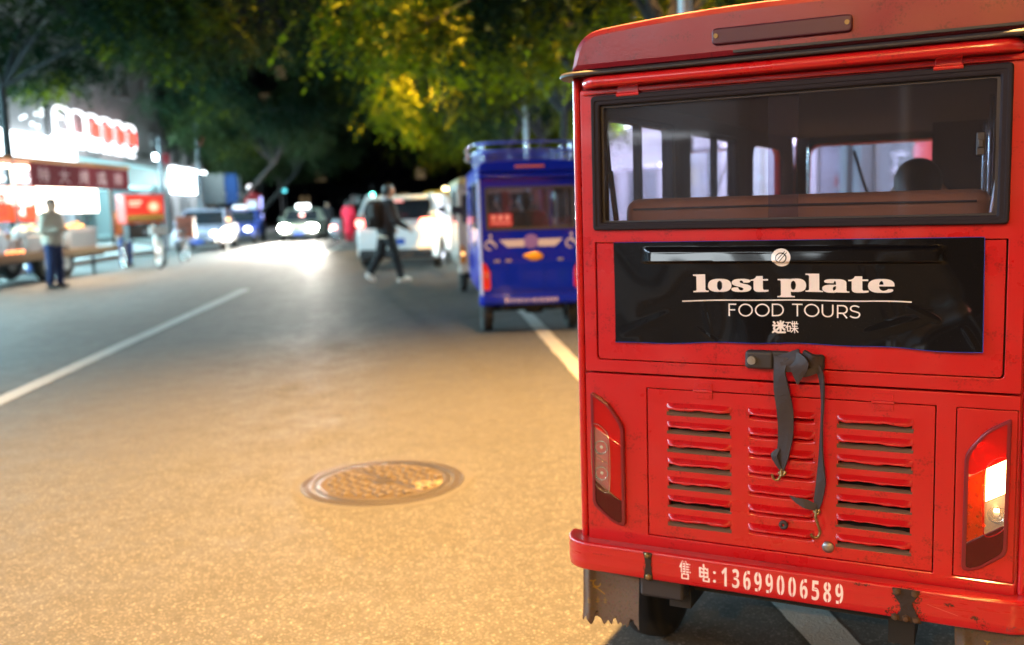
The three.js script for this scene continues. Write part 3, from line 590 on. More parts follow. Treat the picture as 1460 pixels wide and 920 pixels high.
// a rounded plan outline going left front -> rear -> right front
function rearPath(hw, zBack, zFront, r) {
  const P = [[-hw, zFront]];
  for (let i = 0; i <= 8; i++) { const a = i / 8 * Math.PI / 2; P.push([-hw + r - r * Math.cos(a), zBack - r + r * Math.sin(a)]); }
  for (let i = 1; i < 40; i++) P.push([-hw + r + (2 * hw - 2 * r) * i / 40, zBack]);
  for (let i = 0; i <= 8; i++) { const a = i / 8 * Math.PI / 2; P.push([hw - r + r * Math.sin(a), zBack - r + r * Math.cos(a)]); }
  P.push([hw, zFront]);
  return P;
}
const redTrike = thing('passenger_trike', 'red three-wheeled passenger vehicle with a black tour banner and one lit tail lamp', 'electric tricycle', [0.6601, 0, -2.3621], -0.475);
{
  const g = redTrike;
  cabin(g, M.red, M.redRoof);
  // ---- rear face: recessed dark plate behind panels that stand 3-4 mm apart
  part('rear_backing', ext(holes(rect(-0.535, 0.43, 0.535, 1.655), rect(-0.47, 1.29, 0.47, 1.605)), 0.006, -0.032), M.gap, g);
  for (const k of [-1, 1]) part('corner_post', box(0.02, 1.245, 0.06, k * 0.5365, 1.0525, -0.03, 0.0095), M.red, g);
  part('hatch_frame', ext(holes(polyRound([[-0.5225, 0.8985], [0.5225, 0.8985], [0.5225, 1.64], [-0.5225, 1.64]], 0.006), rect(-0.475, 1.288, 0.475, 1.609, 0.004), polyRound([[-0.488, 0.931], [0.488, 0.931], [0.488, 1.2435], [-0.488, 1.2435]], [0.012, 0.012, 0.002, 0.002])), 0.024, -0.024, 0.0022), M.red, g);
  part('hatch_panel', ext(polyRound([[-0.4845, 0.9335], [0.4845, 0.9335], [0.4845, 1.2415], [-0.4845, 1.2415]], [0.012, 0.012, 0.002, 0.002]), 0.022, -0.0235, 0.0018), M.red, g);
  part('lower_frame', ext(holes(polyRound([[-0.5225, 0.43], [0.5225, 0.43], [0.5225, 0.8935], [-0.5225, 0.8935]], 0.005), rect(-0.5205, 0.459, -0.3925, 0.861, 0.004), rect(0.3925, 0.459, 0.5205, 0.861, 0.004), rect(-0.351, 0.4605, 0.351, 0.862, 0.003)), 0.024, -0.024, 0.002), M.red, g);
  // ---- lamp panels with the slanted lamps
  const lampShape = (k, grow = 0) => polyRound([[-0.506, 0.843], [-0.455, 0.812], [-0.413, 0.755], [-0.412, 0.478], [-0.445, 0.484], [-0.505, 0.529]].map(([x, y]) => {
    const cx = -0.459, cy = 0.66; return [k * -1 * (cx + (x - cx) * (1 + grow / 0.047) ), cy + (y - cy) * (1 + grow / 0.18)];
  }).slice()[k < 0 ? 'slice' : 'reverse'](), [0.01, 0.016, 0.02, 0.014, 0.016, 0.016].slice()[k < 0 ? 'slice' : 'reverse']());
  for (const k of [-1, 1]) {
    const lit = k > 0, X = (x) => -k * x; // x given for the unlit lamp on the side of negative x
    part('lamp_panel', ext(holes(k < 0 ? rect(-0.5185, 0.461, -0.3945, 0.859, 0.003) : rect(0.3945, 0.461, 0.5185, 0.859, 0.003), lampShape(k, -0.004)), 0.022, -0.0235, 0.0016), M.red, g);
    const L = new THREE.Group(); L.name = 'tail_lamp'; L.userData.label = lit ? 'tail lamp with its middle window lit orange-white' : 'unlit red tail lamp with two clear windows'; g.add(L);
    part('lamp_housing', [ext(holes(lampShape(k, 0.0005), lampShape(k, -0.0055)), 0.03, -0.018, 0.003), ext(lampShape(k, -0.002), 0.004, -0.03)], M.lampHouse, L);
    part('reflector_plate', ext(lampShape(k, -0.008), 0.003, -0.025), std([0.75, 0.72, 0.68], 0.5, { metalness: 0.15, bumpMap: leatherBump, bumpScale: 0.003 }), L);
    const inside = (pts, r = 0.003) => polyRound(k < 0 ? pts : pts.map(([x, y]) => [-x, y]).reverse(), r);
    // bowls behind the lens
    for (const [x, y, r] of [[-0.458, 0.752, 0.036], [-0.481, 0.69, 0.02], [-0.481, 0.618, 0.02], [-0.455, 0.527, 0.028]])
      part('reflector', lathe([[r * 0.02, 0.009], [r * 0.22, 0.006], [r * 0.24, -0.001], [r * 0.42, 0.002], [r * 0.45, 0.009], [r * 0.52, 0.008], [r * 0.54, 0.003], [r * 0.76, 0.008], [r * 0.79, 0.016], [r * 0.88, 0.0155], [r * 0.9, 0.01], [r, 0.019]], 32).rotateX(Math.PI / 2).translate(X(-x) * -1, y, x < -0.47 ? -0.0135 : -0.02), M.lampBowl, L);
    part('reflector_insert', ext(inside([[-0.502, 0.748], [-0.459, 0.7225], [-0.459, 0.574], [-0.502, 0.604]], 0.002), 0.002, -0.0165), std([0.86, 0.85, 0.83], 0.3, { metalness: 0.6 }), L);
    const r = rngOf(k + 40), prisms = [];
    for (let i = 0; i < 90; i++) { const y = 0.5 + r() * 0.32, x = -0.5 + r() * 0.082; if (x > -0.462 - (0.81 - y) * -0.3 && y > 0.76) continue; if (x < -0.458 && y < 0.72 && y > 0.57) continue; prisms.push(box(0.006, 0.006, 0.004, 0, 0, 0).rotateZ(0.785).rotateX(r() - 0.5).rotateY(r() - 0.5).translate(k < 0 ? x : -x, y, -0.013)); }
    for (const y of [0.69, 0.618]) part('bulb_glass', ball(0.0065, X(0.481), y, -0.006, 1, 1, 1.3), std([0.9, 0.9, 0.88], 0.05, { clearcoat: 1 }), L);
    part('prism', prisms, M.lampBowl, L, { kind: 'stuff' });
    part('red_lens', ext(inside([[-0.502, 0.838], [-0.453, 0.806], [-0.417, 0.752], [-0.417, 0.7], [-0.502, 0.752]], [0.01, 0.025, 0.025, 0.002, 0.002]), 0.004, 0.006, 0.0015), M.lensRed, L);
    part('red_lens', ext(inside([[-0.4565, 0.7235], [-0.417, 0.699], [-0.417, 0.545], [-0.4565, 0.571]], 0.002), 0.004, 0.006, 0.0015), lit ? std([1, 0.22, 0.02], 0.2, { transmission: 0.85, thickness: 0 }) : M.lensRed, L);  // amber colour on the lit lamp stands for orange light in the lens
    part('dark_lens', ext(inside([[-0.502, 0.601], [-0.417, 0.544], [-0.4165, 0.484], [-0.446, 0.49], [-0.501, 0.533]], [0.002, 0.002, 0.012, 0.015, 0.015]), 0.004, 0.006, 0.0015), M.lensDark, L);
    part('clear_lens', ext(inside([[-0.502, 0.751], [-0.458, 0.7245], [-0.458, 0.6475], [-0.502, 0.6745]], 0.002), 0.004, 0.0065, 0.001), lit ? glow([1, 0.62, 0.22], 14, [0.9, 0.8, 0.6]) : M.lensClear, L);
    part('clear_lens', ext(inside([[-0.502, 0.6735], [-0.458, 0.6465], [-0.458, 0.572], [-0.502, 0.602]], 0.002), 0.004, 0.0065, 0.001), M.lensClear, L);
    part('lens_frame', [tube([[k * 0.5025, 0.752, 0.0105], [k * 0.457, 0.7245, 0.0105], [k * 0.457, 0.571, 0.0105], [k * 0.5025, 0.601, 0.0105]], 0.0012, 60, 5, true), tube([[k * 0.5025, 0.674, 0.0105], [k * 0.457, 0.647, 0.0105]], 0.001, 4, 5)], lit ? M.lensRed : M.chrome, L);
    if (lit) {
      const bulb = part('bulb', ball(0.006, 0, 0, 0), glow([1, 0.5, 0.15], 40), L); bulb.position.set(0.481, 0.625, -0.006);
      const p = new THREE.PointLight(new THREE.Color().setRGB(1, 0.35, 0.08), 0.012, 0, 2); p.name = 'lamp_bulb_light'; p.shadow.radius = 0.2; p.castShadow = true; p.position.copy(bulb.position); L.add(p);
      const q = new THREE.PointLight(new THREE.Color().setRGB(1, 0.38, 0.06), 0.16, 0, 2); q.name = 'tail_lamp_light'; q.shadow.radius = 0.08; q.castShadow = true; q.position.set(0.481, 0.7, 0.0085); L.add(q);
    }
  }
  // ---- louvred engine door
  const slots = [], cols = [[-0.296, -0.126, 0], [-0.084, 0.08, 1], [0.131, 0.303, 2]], rows = [0.813, 0.764, 0.715, 0.666, 0.616, 0.566, 0.515];
  const door = ext(holes(polyRound([[-0.3485, 0.463], [0.3485, 0.463], [0.3485, 0.8595], [-0.3485, 0.8595]], 0.004), ...cols.flatMap(([a, b]) => rows.map((y) => rect(a + 0.004, y - 0.0205, b - 0.004, y + 0.006, 0.003)))), 0.02, -0.0215, 0.0016);
  const D = part('vent_door', door, M.red, g);
  const r = rngOf(55);
  for (const [a, b, col] of cols) rows.forEach((y, i) => {
    const gape = col === 2 ? [0.2, 0.3, 0.35, 0.8, 0.7, 1, 0.5][i] : col === 0 ? [0.05, 0.5, 0.35, 0.35, 0.4, 0.9, 0.25][i] : [0.25, 0.1, 0.1, 0.1, 0.1, 0.15, 0.1][i];
    const w = [0, 1, 2, 3].map(() => r() * 6.28), amp = col === 1 ? 0.0005 : 0.0011, wob = (u) => amp * (Math.sin(u * 9 + w[0]) + 0.7 * Math.sin(u * 17 + w[1]) + 0.5 * Math.sin(u * 31 + w[2]));
    const endt = (u) => Math.min(1, Math.pow(Math.sin(Math.PI * Math.min(1, Math.max(0, u))) * 3.2, 0.7));
    const lip = col === 1 ? 0.016 : 0.0125;
    const hood = gridSurface(36, 10, (u, v) => { // v 0 top seam .. 1 the open lip
      const e = endt(u), bul = Math.pow(Math.sin(v * Math.PI * 0.62), 1.3);
      return [a + u * (b - a), y + 0.0135 - v * (0.016 + 0.0015 * e) + (v > 0.5 ? wob(u) * (v - 0.5) * 2 * e + 0.004 * gape * e * (v - 0.5) * 2 : 0), -0.0015 + bul * lip * e + (v > 0.6 ? 0.4 * wob(u + 0.3) * e : 0) - (v === 0 ? 0.001 : 0)];
    });
    part('louvre', hood, M.red, D);
    const low = gridSurface(24, 4, (u, v) => { const e = endt(u); return [a + u * (b - a), y - 0.0215 + v * (0.0145 - 0.009 * gape) + 0.5 * wob(1 - u) * v, -0.0015 - v * v * 0.011 * e + Math.sin(v * 3.14) * 0.0015]; });
    part('louvre_lip', low, col === 1 ? M.red : M.grime, D);
  });
  for (const x of [-0.1975, 0.235]) { // painted-over butt hinges
    part('hinge', [cylX(0.0042, 0.05, x, 0.8625, 0.0045, 12), box(0.046, 0.018, 0.003, x, 0.8735, 0.0012, 0.001), box(0.046, 0.018, 0.003, x, 0.851, 0.0012, 0.001), ...[-0.015, 0, 0.015].flatMap((q) => [cylZ(0.0028, 0.003, x + q, 0.876, 0.0035, 8), cylZ(0.0028, 0.003, x + q, 0.848, 0.0035, 8)])], M.red, g);
  }
  part('door_lock', [lathe([[0.001, 0.008], [0.008, 0.008], [0.0085, 0.006], [0.013, 0.005], [0.0145, 0.001], [0.0145, -0.001]], 24).rotateX(Math.PI / 2).translate(0.113, 0.491, 0), box(0.002, 0.009, 0.002, 0.113, 0.491, 0.0085)], M.steel, g);
  part('rubber_plug', lathe([[0.003, 0.002], [0.004, 0.006], [0.009, 0.006], [0.0115, 0.003], [0.0115, -0.001]], 20).rotateX(Math.PI / 2).translate(0.008, 0.538, 0.012), M.rubber, g);
  // ---- rear window
  const W = part('rear_window', ext(holes(rect(-0.4885, 1.2755, 0.4885, 1.6215, 0.012), rect(-0.4635, 1.2955, 0.4635, 1.5965, 0.004)), 0.03, -0.015, 0.005), M.rubberGrey, g);
  part('inner_seal', ext(holes(rect(-0.466, 1.2925, 0.466, 1.5995, 0.004), rect(-0.457, 1.3, 0.457, 1.591, 0.003)), 0.02, -0.018), M.rubber, W);
  part('glass_channel', ext(holes(rect(-0.486, 1.278, 0.486, 1.619, 0.011), rect(-0.477, 1.286, 0.477, 1.608, 0.008)), 0.004, 0.0135, 0.0015), M.rubberGrey, W);
  part('sliding_pane', box(0.492, 0.292, 0.005, -0.2115, 1.4455, -0.012), M.dusty, W);
  part('sliding_pane', box(0.492, 0.292, 0.005, 0.2115, 1.4455, -0.003), M.dusty, W);
  part('pane_latch', [box(0.018, 0.05, 0.012, 0.428, 1.452, 0.0065, 0.003), box(0.012, 0.018, 0.018, 0.428, 1.452, 0.01, 0.003)], M.rubber, W);
  // ---- drip rail, seal and roof-edge details
  part('roof_seal', sweep(rearPath(0.565, 0.05, -2.7, 0.06), [[-0.05, 1.675], [0.008, 1.669], [0.013, 1.674], [0.008, 1.682], [-0.05, 1.69], [-0.05, 1.675]]), M.rubber, g, { uv: true });
  part('drip_rail', [sweep(rearPath(0.508, 0.052, -0.02, 0.045), [[-0.05, 1.642], [-0.006, 1.641], [0, 1.646], [0.001, 1.656], [-0.003, 1.666], [-0.012, 1.671], [-0.05, 1.674]])], M.red, g, { uv: true });
  part('rail_web', box(0.98, 0.03, 0.02, 0, 1.656, -0.012), M.red, g);
  part('hatch_flange', [ext(rect(-0.512, 1.6255, 0.512, 1.6385, 0.003), 0.012, -0.001, 0.003)], M.red, g);
  for (const x of [-0.385, 0.36]) part('roof_hinge', [box(0.056, 0.028, 0.006, x, 1.634, 0.011, 0.002), box(0.056, 0.006, 0.03, x, 1.6455, 0.02, 0.002), cylX(0.005, 0.06, x, 1.62, 0.0155, 12)], M.red, g);
  part('seam_strip', box(0.62, 0.006, 0.006, 0.2, 1.697, 0.033), M.rubber, g);
  const LB = part('brake_light_bar', ext(polyRound([[-0.161, 1.7155], [0.161, 1.7155], [0.161, 1.754], [-0.161, 1.754]], 0.012), 0.014, 0.027, 0.004), M.burgundy, g);
  for (const x of [-0.15, 0.15]) part('screw', [cylZ(0.0055, 0.003, x, 1.736, 0.0425, 14), box(0.007, 0.0014, 0.002, x, 1.736, 0.044)], M.brass, LB);
  // ---- gas strut inside the glass, seat back
  part('gas_strut', [tube([[-0.472, 1.535, -0.06], [-0.461, 1.42, -0.052]], 0.004, 4), tube([[-0.462, 1.43, -0.052], [-0.444, 1.3, -0.045]], 0.008, 6)], M.darkMetal, g);
  part('gas_strut', [tube([[0.478, 1.46, -0.06], [0.462, 1.37, -0.052]], 0.004, 4), tube([[0.463, 1.38, -0.052], [0.452, 1.3, -0.045]], 0.006, 6)], M.steel, g);
  const SB = part('seat_back', box(0.9, 0.56, 0.12, 0, 1.075, -0.17, 0.035), M.leather, g);
  part('piping', tube([[-0.42, 1.327, -0.108], [0, 1.329, -0.107], [0.42, 1.327, -0.108]], 0.003, 20, 6), M.lining, SB);
  part('partition', [box(0.3, 1.0, 0.02, 0.36, 1.15, -2.05), box(0.02, 1.1, 0.03, 0.2, 1.1, -2.05)], M.lining, g);
  part('grab_pole', [cyl(0.007, 0.007, 1.1, 0.43, 1.1, -0.9), cyl(0.006, 0.006, 1.0, 0.405, 1.08, -1.25), cyl(0.006, 0.006, 1.0, -0.3, 1.1, -2.0)], M.chrome, g);
  // ---- the vinyl banner, pressed over the stamped bead of the panel
  const banner = canvasTex(2048, 614, (c, w, h) => {
    c.fillStyle = '#0b0a0e'; c.fillRect(0, 0, w, h);
    const X = (u) => (u + 0.4375) / 0.875 * w, Y = (v) => (1.2465 - v) / 0.2623 * h;
    c.fillStyle = c.strokeStyle = '#f4eff2';
    c.beginPath(); c.arc(X(-0.0045), Y(1.2035), 54, 0, 7); c.fill();
    c.strokeStyle = '#0b0a0e'; c.lineWidth = 6; c.beginPath(); c.arc(X(-0.0045), Y(1.2025), 29, 0, 7); c.stroke();
    c.lineCap = 'round'; c.lineWidth = 4;
    for (const q of [-6, 5]) { c.beginPath(); c.moveTo(X(-0.0045) - 14 + q, Y(1.2025) + 16 + q); c.lineTo(X(-0.0045) + 26 + q, Y(1.2025) - 34 + q * 0.6); c.stroke(); }
    // fat-faced serif words
    c.fillStyle = '#f4eff2'; c.textBaseline = 'alphabetic';
    const word = (t, x0, x1, y) => {
      c.save(); c.font = 'bold 150px serif';
      const k = (x1 - x0 - 14) / c.measureText(t).width; c.translate(x0 + 7, y); c.scale(k, 0.94);
      for (let d = -6; d <= 6; d += 1) c.fillText(t, d, 0);
      c.restore();
    };
    word('lost', X(-0.226), X(-0.036), Y(1.1155)); word('plate', X(-0.016), X(0.255), Y(1.1155));
    c.save(); c.strokeStyle = '#f4eff2'; c.lineWidth = 8; c.lineCap = 'butt'; c.beginPath(); c.moveTo(X(-0.255), Y(1.0935)); c.lineTo(X(0.289), Y(1.0955)); c.stroke(); c.restore();
    // thin geometric capitals
    c.strokeStyle = '#f4eff2'; c.lineWidth = 8.5; c.lineCap = 'butt'; c.lineJoin = 'miter';
    const y1 = Y(1.0525), H = 76, y0 = y1 - H, cx = (f) => { c.beginPath(); f(); c.stroke(); };
    let x = X(-0.136);
    const F = () => { cx(() => { c.moveTo(x + 4, y1); c.lineTo(x + 4, y0 + 4); c.lineTo(x + 46, y0 + 4); c.moveTo(x + 4, y0 + 38); c.lineTo(x + 40, y0 + 38); }); x += 58; };
    const O = () => { cx(() => c.ellipse(x + 42, (y0 + y1) / 2, 38, 35, 0, 0, 7)); x += 96; };
    const Dd = () => { cx(() => { c.moveTo(x + 4, y0 + 4); c.lineTo(x + 4, y1 - 4); c.lineTo(x + 28, y1 - 4); c.bezierCurveTo(x + 76, y1 - 4, x + 76, y0 + 4, x + 28, y0 + 4); c.closePath(); }); x += 82; };
    const T = () => { cx(() => { c.moveTo(x, y0 + 4); c.lineTo(x + 58, y0 + 4); c.moveTo(x + 29, y0 + 4); c.lineTo(x + 29, y1); }); x += 66; };
    const U = () => { cx(() => { c.moveTo(x + 4, y0); c.lineTo(x + 4, y1 - 32); c.bezierCurveTo(x + 4, y1 + 4, x + 60, y1 + 4, x + 60, y1 - 32); c.lineTo(x + 60, y0); }); x += 82; };
    const Rr = () => { cx(() => { c.moveTo(x + 4, y1); c.lineTo(x + 4, y0 + 4); c.lineTo(x + 30, y0 + 4); c.bezierCurveTo(x + 62, y0 + 4, x + 62, y0 + 48, x + 30, y0 + 48); c.lineTo(x + 4, y0 + 48); c.moveTo(x + 32, y0 + 48); c.lineTo(x + 54, y1); }); x += 68; };
    const S = () => { cx(() => { c.moveTo(x + 50, y0 + 13); c.bezierCurveTo(x + 34, y0 - 2, x + 4, y0 + 2, x + 5, y0 + 21); c.bezierCurveTo(x + 6, y0 + 42, x + 52, y0 + 32, x + 52, y0 + 54); c.bezierCurveTo(x + 52, y1 + 2, x + 16, y1, x + 2, y1 - 14); }); x += 60; };
    F(); O(); O(); Dd(); x += 32; T(); O(); U(); Rr(); S();
    glyph(c, 'mi', X(-0.027), Y(1.041), 70, 76, 12, '#f4eff2'); glyph(c, 'die', X(0.0035), Y(1.041), 70, 76, 6.5, '#f4eff2');
    const q = rngOf(91); // pinholes and scuffs in the print
    for (let i = 0; i < 1500; i++) { c.fillStyle = `rgba(${120 + 80 * q()},${110 + 70 * q()},${110 + 60 * q()},${0.1 + 0.35 * q()})`; c.fillRect(q() * w, q() * h, 1 + 1.5 * q(), 1 + 1.5 * q()); }
    for (let i = 0; i < 30; i++) { c.strokeStyle = `rgba(150,130,150,${0.06 + 0.16 * q()})`; c.lineWidth = 1; const a = q() * w, b = q() * h, l = 20 + 90 * q(), an = q() * 6.3; c.beginPath(); c.moveTo(a, b); c.lineTo(a + Math.cos(an) * l, b + Math.sin(an) * l * 0.5); c.stroke(); }
  });
  const nb = noiseField(128, 12, 4, 6), nz = (u, v) => { const x = ((u * 127) % 127 + 127) % 127, y = ((v * 127) % 127 + 127) % 127, i = Math.floor(x), j = Math.floor(y), a = x - i, b = y - j; const q = (p, s) => nb[(s % 128) * 128 + (p % 128)]; return (q(i, j) * (1 - a) + q(i + 1, j) * a) * (1 - b) + (q(i, j + 1) * (1 - a) + q(i + 1, j + 1) * a) * b; };
  const sm = THREE.MathUtils.smoothstep;
  const bannerPoint = (u, v) => {
    const top = 1.2425 + 0.0045 * u, bot = 0.982 + 0.013 * sm(u, 0.05, 0.5) - 0.004 * sm(u, 0.75, 0.9) + 0.0012 * Math.sin(u * 26);
    const x = -0.4345 + u * 0.875 + (1 - v) * 0.003, y = bot + v * (top - bot);
    // stamped bead with round ends: full at its upper part, a sharp step below
    const end = sm(x, -0.358, -0.33) * (1 - sm(x, 0.34, 0.366)), t = (y - 1.19) / 0.04;
    const bead = t > 0 && t < 1 ? end * 0.013 * Math.min(1, t * 12) * (t < 0.66 ? 1 - 0.42 * t : 0.723 * Math.pow(Math.cos((t - 0.66) / 0.34 * Math.PI / 2), 0.8)) : 0;
    // loose lower edge, creases from the corners and a blister
    const low = 1 - v, loose = 0.006 * Math.pow(low, 3) * (0.4 + Math.sin(u * 17 + 1) * 0.5) + 0.012 * Math.pow(low, 4) * sm(u, 0.8, 1);
    const crease = (x0, y0, dx, dy, l, w) => { const a = (x - x0) * dx + (y - y0) * dy, b = Math.abs(-(x - x0) * dy + (y - y0) * dx); return a > 0 && a < l ? Math.exp(-b * b / w / w) * Math.sin(a / l * Math.PI) : 0; };
    const cr = 0.0014 * crease(-0.22, 1.03, 0.83, -0.55, 0.11, 0.004) + 0.0012 * crease(-0.2, 1.1, 0.25, -0.97, 0.12, 0.006) + 0.0012 * crease(0.28, 1.09, 0.9, -0.4, 0.08, 0.005) + 0.0018 * crease(0.4, 1.05, 0.5, -0.85, 0.07, 0.005) + 0.0012 * crease(0.18, 1.02, 0.95, 0.3, 0.16, 0.009) + 0.001 * crease(-0.42, 1.0, 0.9, 0.4, 0.16, 0.01);
    return [x, y, 0.0035 + bead + Math.max(0, loose) + cr + 0.0009 * Math.sin(u * 7 + v * 2.3) + 0.0006 * Math.sin(u * 13.7 - v * 3.1 + 1) + 0.0003 * Math.sin(u * 29 + v * 6 + 2)];
  };
  const vinyl = std([1, 1, 1], 0.55, { map: banner, specularIntensity: 0.15, clearcoat: 0.8, clearcoatRoughness: 0.04, bumpMap: peel, bumpScale: 0.0001 });
  const B = part('banner', gridSurface(240, 110, bannerPoint), vinyl, g, { uv: true, label: 'black vinyl banner with white lettering' });
  const edgeM = std([0.02, 0.05, 0.45], 0.4), edge = [];
  for (const v of [0, 1]) { const P = []; for (let i = 0; i <= 60; i++) { const q = bannerPoint(i / 60, v); P.push([q[0], q[1] + (v ? 0.0008 : -0.0008), q[2]]); } edge.push(tube(P, 0.0009, 120, 5)); }
  { const P = []; for (let i = 0; i <= 20; i++) { const q = bannerPoint(1, i / 20); P.push([q[0] + 0.0006, q[1], q[2]]); } edge.push(tube(P, 0.0008, 40, 5)); }
  part('blue_edge', edge, edgeM, B);
  // ---- rubber clamp, knotted strap and brass hooks
  const K = part('strap_bracket', [box(0.19, 0.04, 0.022, 0.008, 0.951, 0.011, 0.008), box(0.07, 0.046, 0.028, -0.05, 0.953, 0.014, 0.009), box(0.08, 0.02, 0.02, -0.02, 0.966, 0.014, 0.006)], M.rubber, g);
  part('bolt', [cylZ(0.0105, 0.012, -0.0665, 0.953, 0.031, 20), cylZ(0.0045, 0.003, -0.0665, 0.953, 0.0375, 12)], M.steel, K);
  part('knot', [ribbon([[0.022, 0.975, 0.028, 0.05], [0.03, 0.955, 0.04, 0.052], [0.03, 0.93, 0.038, 0.04]], 0.006), ribbon([[0.04, 0.972, 0.034, 0.02, 0.4], [0.05, 0.95, 0.05, 0.05, 0.2], [0.048, 0.925, 0.046, 0.026, 0], [0.046, 0.902, 0.042, 0.004, 0]], 0.005), ribbon([[0.055, 0.968, 0.03, 0.04, 0.6], [0.075, 0.955, 0.04, 0.045, 0.3], [0.098, 0.948, 0.03, 0.03, -0.2]], 0.007), ribbon([[0.03, 0.935, 0.036, 0.012, 1], [0.06, 0.93, 0.046, 0.02, 0.4], [0.09, 0.938, 0.036, 0.016, 0]], 0.006)], M.strap, g);
  const s1 = part('strap', [ribbon([[0.006, 0.965, 0.036, 0.034, 0.1], [0.003, 0.93, 0.04, 0.03, 0.35], [0.006, 0.885, 0.034, 0.038, 0.15], [0.014, 0.83, 0.03, 0.039, -0.1], [0.015, 0.77, 0.027, 0.037, 0.1], [0.008, 0.715, 0.024, 0.03, 0.3], [0.005, 0.68, 0.022, 0.013, 0.4]], 0.005), ribbon([[0.0, 0.735, 0.026, 0.006, 0.2], [-0.012, 0.718, 0.028, 0.018, 0.4], [-0.006, 0.7, 0.027, 0.012, 0.2], [0.003, 0.684, 0.026, 0.008, 0]], 0.003)], M.strap, g);
  part('hook', [tube([[0.005, 0.684, 0.024], [0.004, 0.668, 0.027], [-0.004, 0.656, 0.03], [-0.014, 0.66, 0.03], [-0.017, 0.67, 0.03]], 0.0032, 24), tube([[0.012, 0.678, 0.022], [-0.002, 0.673, 0.022], [0.008, 0.668, 0.026], [0.013, 0.674, 0.024]], 0.004, 20, 6, true)], M.brass, s1);
  const s2 = part('strap', [ribbon([[0.088, 0.948, 0.034, 0.018, 0.2], [0.098, 0.925, 0.034, 0.016, 0.5], [0.102, 0.87, 0.028, 0.012, 0.9], [0.1, 0.8, 0.026, 0.01, 1.1], [0.099, 0.73, 0.025, 0.014, 0.8], [0.099, 0.66, 0.024, 0.024, 0.2], [0.093, 0.615, 0.023, 0.021, 0.1], [0.089, 0.588, 0.022, 0.01, 0.3]], 0.004), ribbon([[0.088, 0.596, 0.026, 0.016, 0.3], [0.066, 0.603, 0.03, 0.023, 0.5], [0.044, 0.61, 0.03, 0.014, 0.2], [0.026, 0.618, 0.027, 0.002, 0.0]], 0.003)], M.strap, g);
  part('hook', [tube([[0.089, 0.592, 0.023], [0.088, 0.57, 0.027], [0.094, 0.552, 0.028], [0.0985, 0.535, 0.026], [0.093, 0.522, 0.027], [0.082, 0.522, 0.03], [0.077, 0.53, 0.031]], 0.0033, 30), tube([[0.094, 0.59, 0.022], [0.084, 0.586, 0.022], [0.09, 0.58, 0.026], [0.095, 0.584, 0.024]], 0.004, 20, 6, true)], M.brass, s2);
  // ---- bumper with stencilled telephone number
  const bumperMap = canvasTex(2048, 256, (c, w, h) => { // covers x -0.6 .. 0.6 and 0.15 m of the profile
    c.fillStyle = '#c81a20'; c.fillRect(0, 0, w, h);
    const r = rngOf(17), X = (x) => (x + 0.6) / 1.2 * w, mm = w / 1200;
    const stencil = (f) => { for (const [blur, a] of [[14, 0.35], [7, 0.5], [2.5, 1]]) { c.save(); c.shadowColor = `rgba(255,214,222,${a})`; c.shadowBlur = blur; f(`rgba(255,240,240,${a > 0.9 ? 0.95 : 0.16})`); c.restore(); } };
    const y0 = 108, gh = 88;
    stencil((col) => { glyph(c, 'shou', X(-0.246), y0 - 2, 52, gh - 6, 6.5, col); glyph(c, 'dian', X(-0.197), y0, 54, gh - 4, 8, col); });
    stencil((col) => { c.fillStyle = col; for (const y of [y0 + 30, y0 + 68]) { c.beginPath(); c.arc(X(-0.1535), y, 6.5, 0, 7); c.fill(); } });
    c.font = 'bold 112px sans-serif';
    [...'13699006589'].forEach((d, i) => {
      const x = X(-0.1385 + i * 0.0277), wd = c.measureText(d).width;
      stencil((col) => { c.save(); c.translate(x + 20, y0 + 84); c.scale(0.56, 1.02); c.fillStyle = col; c.fillText(d, -wd / 2, 0); c.restore(); });
      if ('0689'.includes(d)) { c.fillStyle = 'rgba(206,40,52,0.9)'; c.fillRect(x + 18.4, y0 - 4, 3.6, d === '9' || d === '8' || d === '0' ? 36 : 20); c.fillRect(x + 18.4, y0 + (d === '6' || d === '8' || d === '0' ? 52 : 66), 3.6, 38); }
      if ('35'.includes(d)) { c.fillStyle = 'rgba(206,40,52,0.9)'; c.fillRect(x + 12, y0 + 36, 14, 3); }
    });
    c.fillStyle = 'rgba(206,36,44,0.85)'; for (const x of [-0.2385, -0.2295, -0.2205, -0.212]) c.fillRect(X(x), y0, 3, 56); for (const x of [-0.187, -0.176]) for (let y = 0; y < 60; y += 15) c.fillRect(X(x), y0 + 14 + y, 8, 3);
    // grazes, chipped paint and grime runs
    const blotch = (x, y, sx, sy, n, col) => { for (let i = 0; i < n; i++) { const a = r() * 6.3, d = Math.pow(r(), 0.7); c.fillStyle = col(r()); c.beginPath(); c.arc(X(x) + Math.cos(a) * d * sx * mm, y + Math.sin(a) * d * sy, 1 + 3 * r() * r(), 0, 7); c.fill(); } };
    const dark = (q) => `rgba(${30 + 30 * q},${20 + 14 * q},${14 + 8 * q},${0.25 + 0.5 * q})`;
    blotch(0.3, 120, 34, 40, 420, dark); blotch(0.3, 200, 46, 44, 620, dark); blotch(0.31, 165, 20, 60, 300, dark); blotch(-0.33, 165, 13, 70, 240, dark);
    blotch(0.39, 130, 12, 8, 60, dark); blotch(0.445, 168, 9, 9, 70, dark); blotch(0.46, 190, 16, 26, 70, (q) => `rgba(70,20,16,${0.2 + 0.3 * q})`); blotch(0.52, 190, 26, 12, 70, (q) => `rgba(120,80,90,${0.2 + 0.4 * q})`);
    blotch(0.2, 98, 24, 5, 60, dark); blotch(-0.46, 130, 30, 5, 40, (q) => `rgba(120,16,16,${0.3 + 0.3 * q})`);
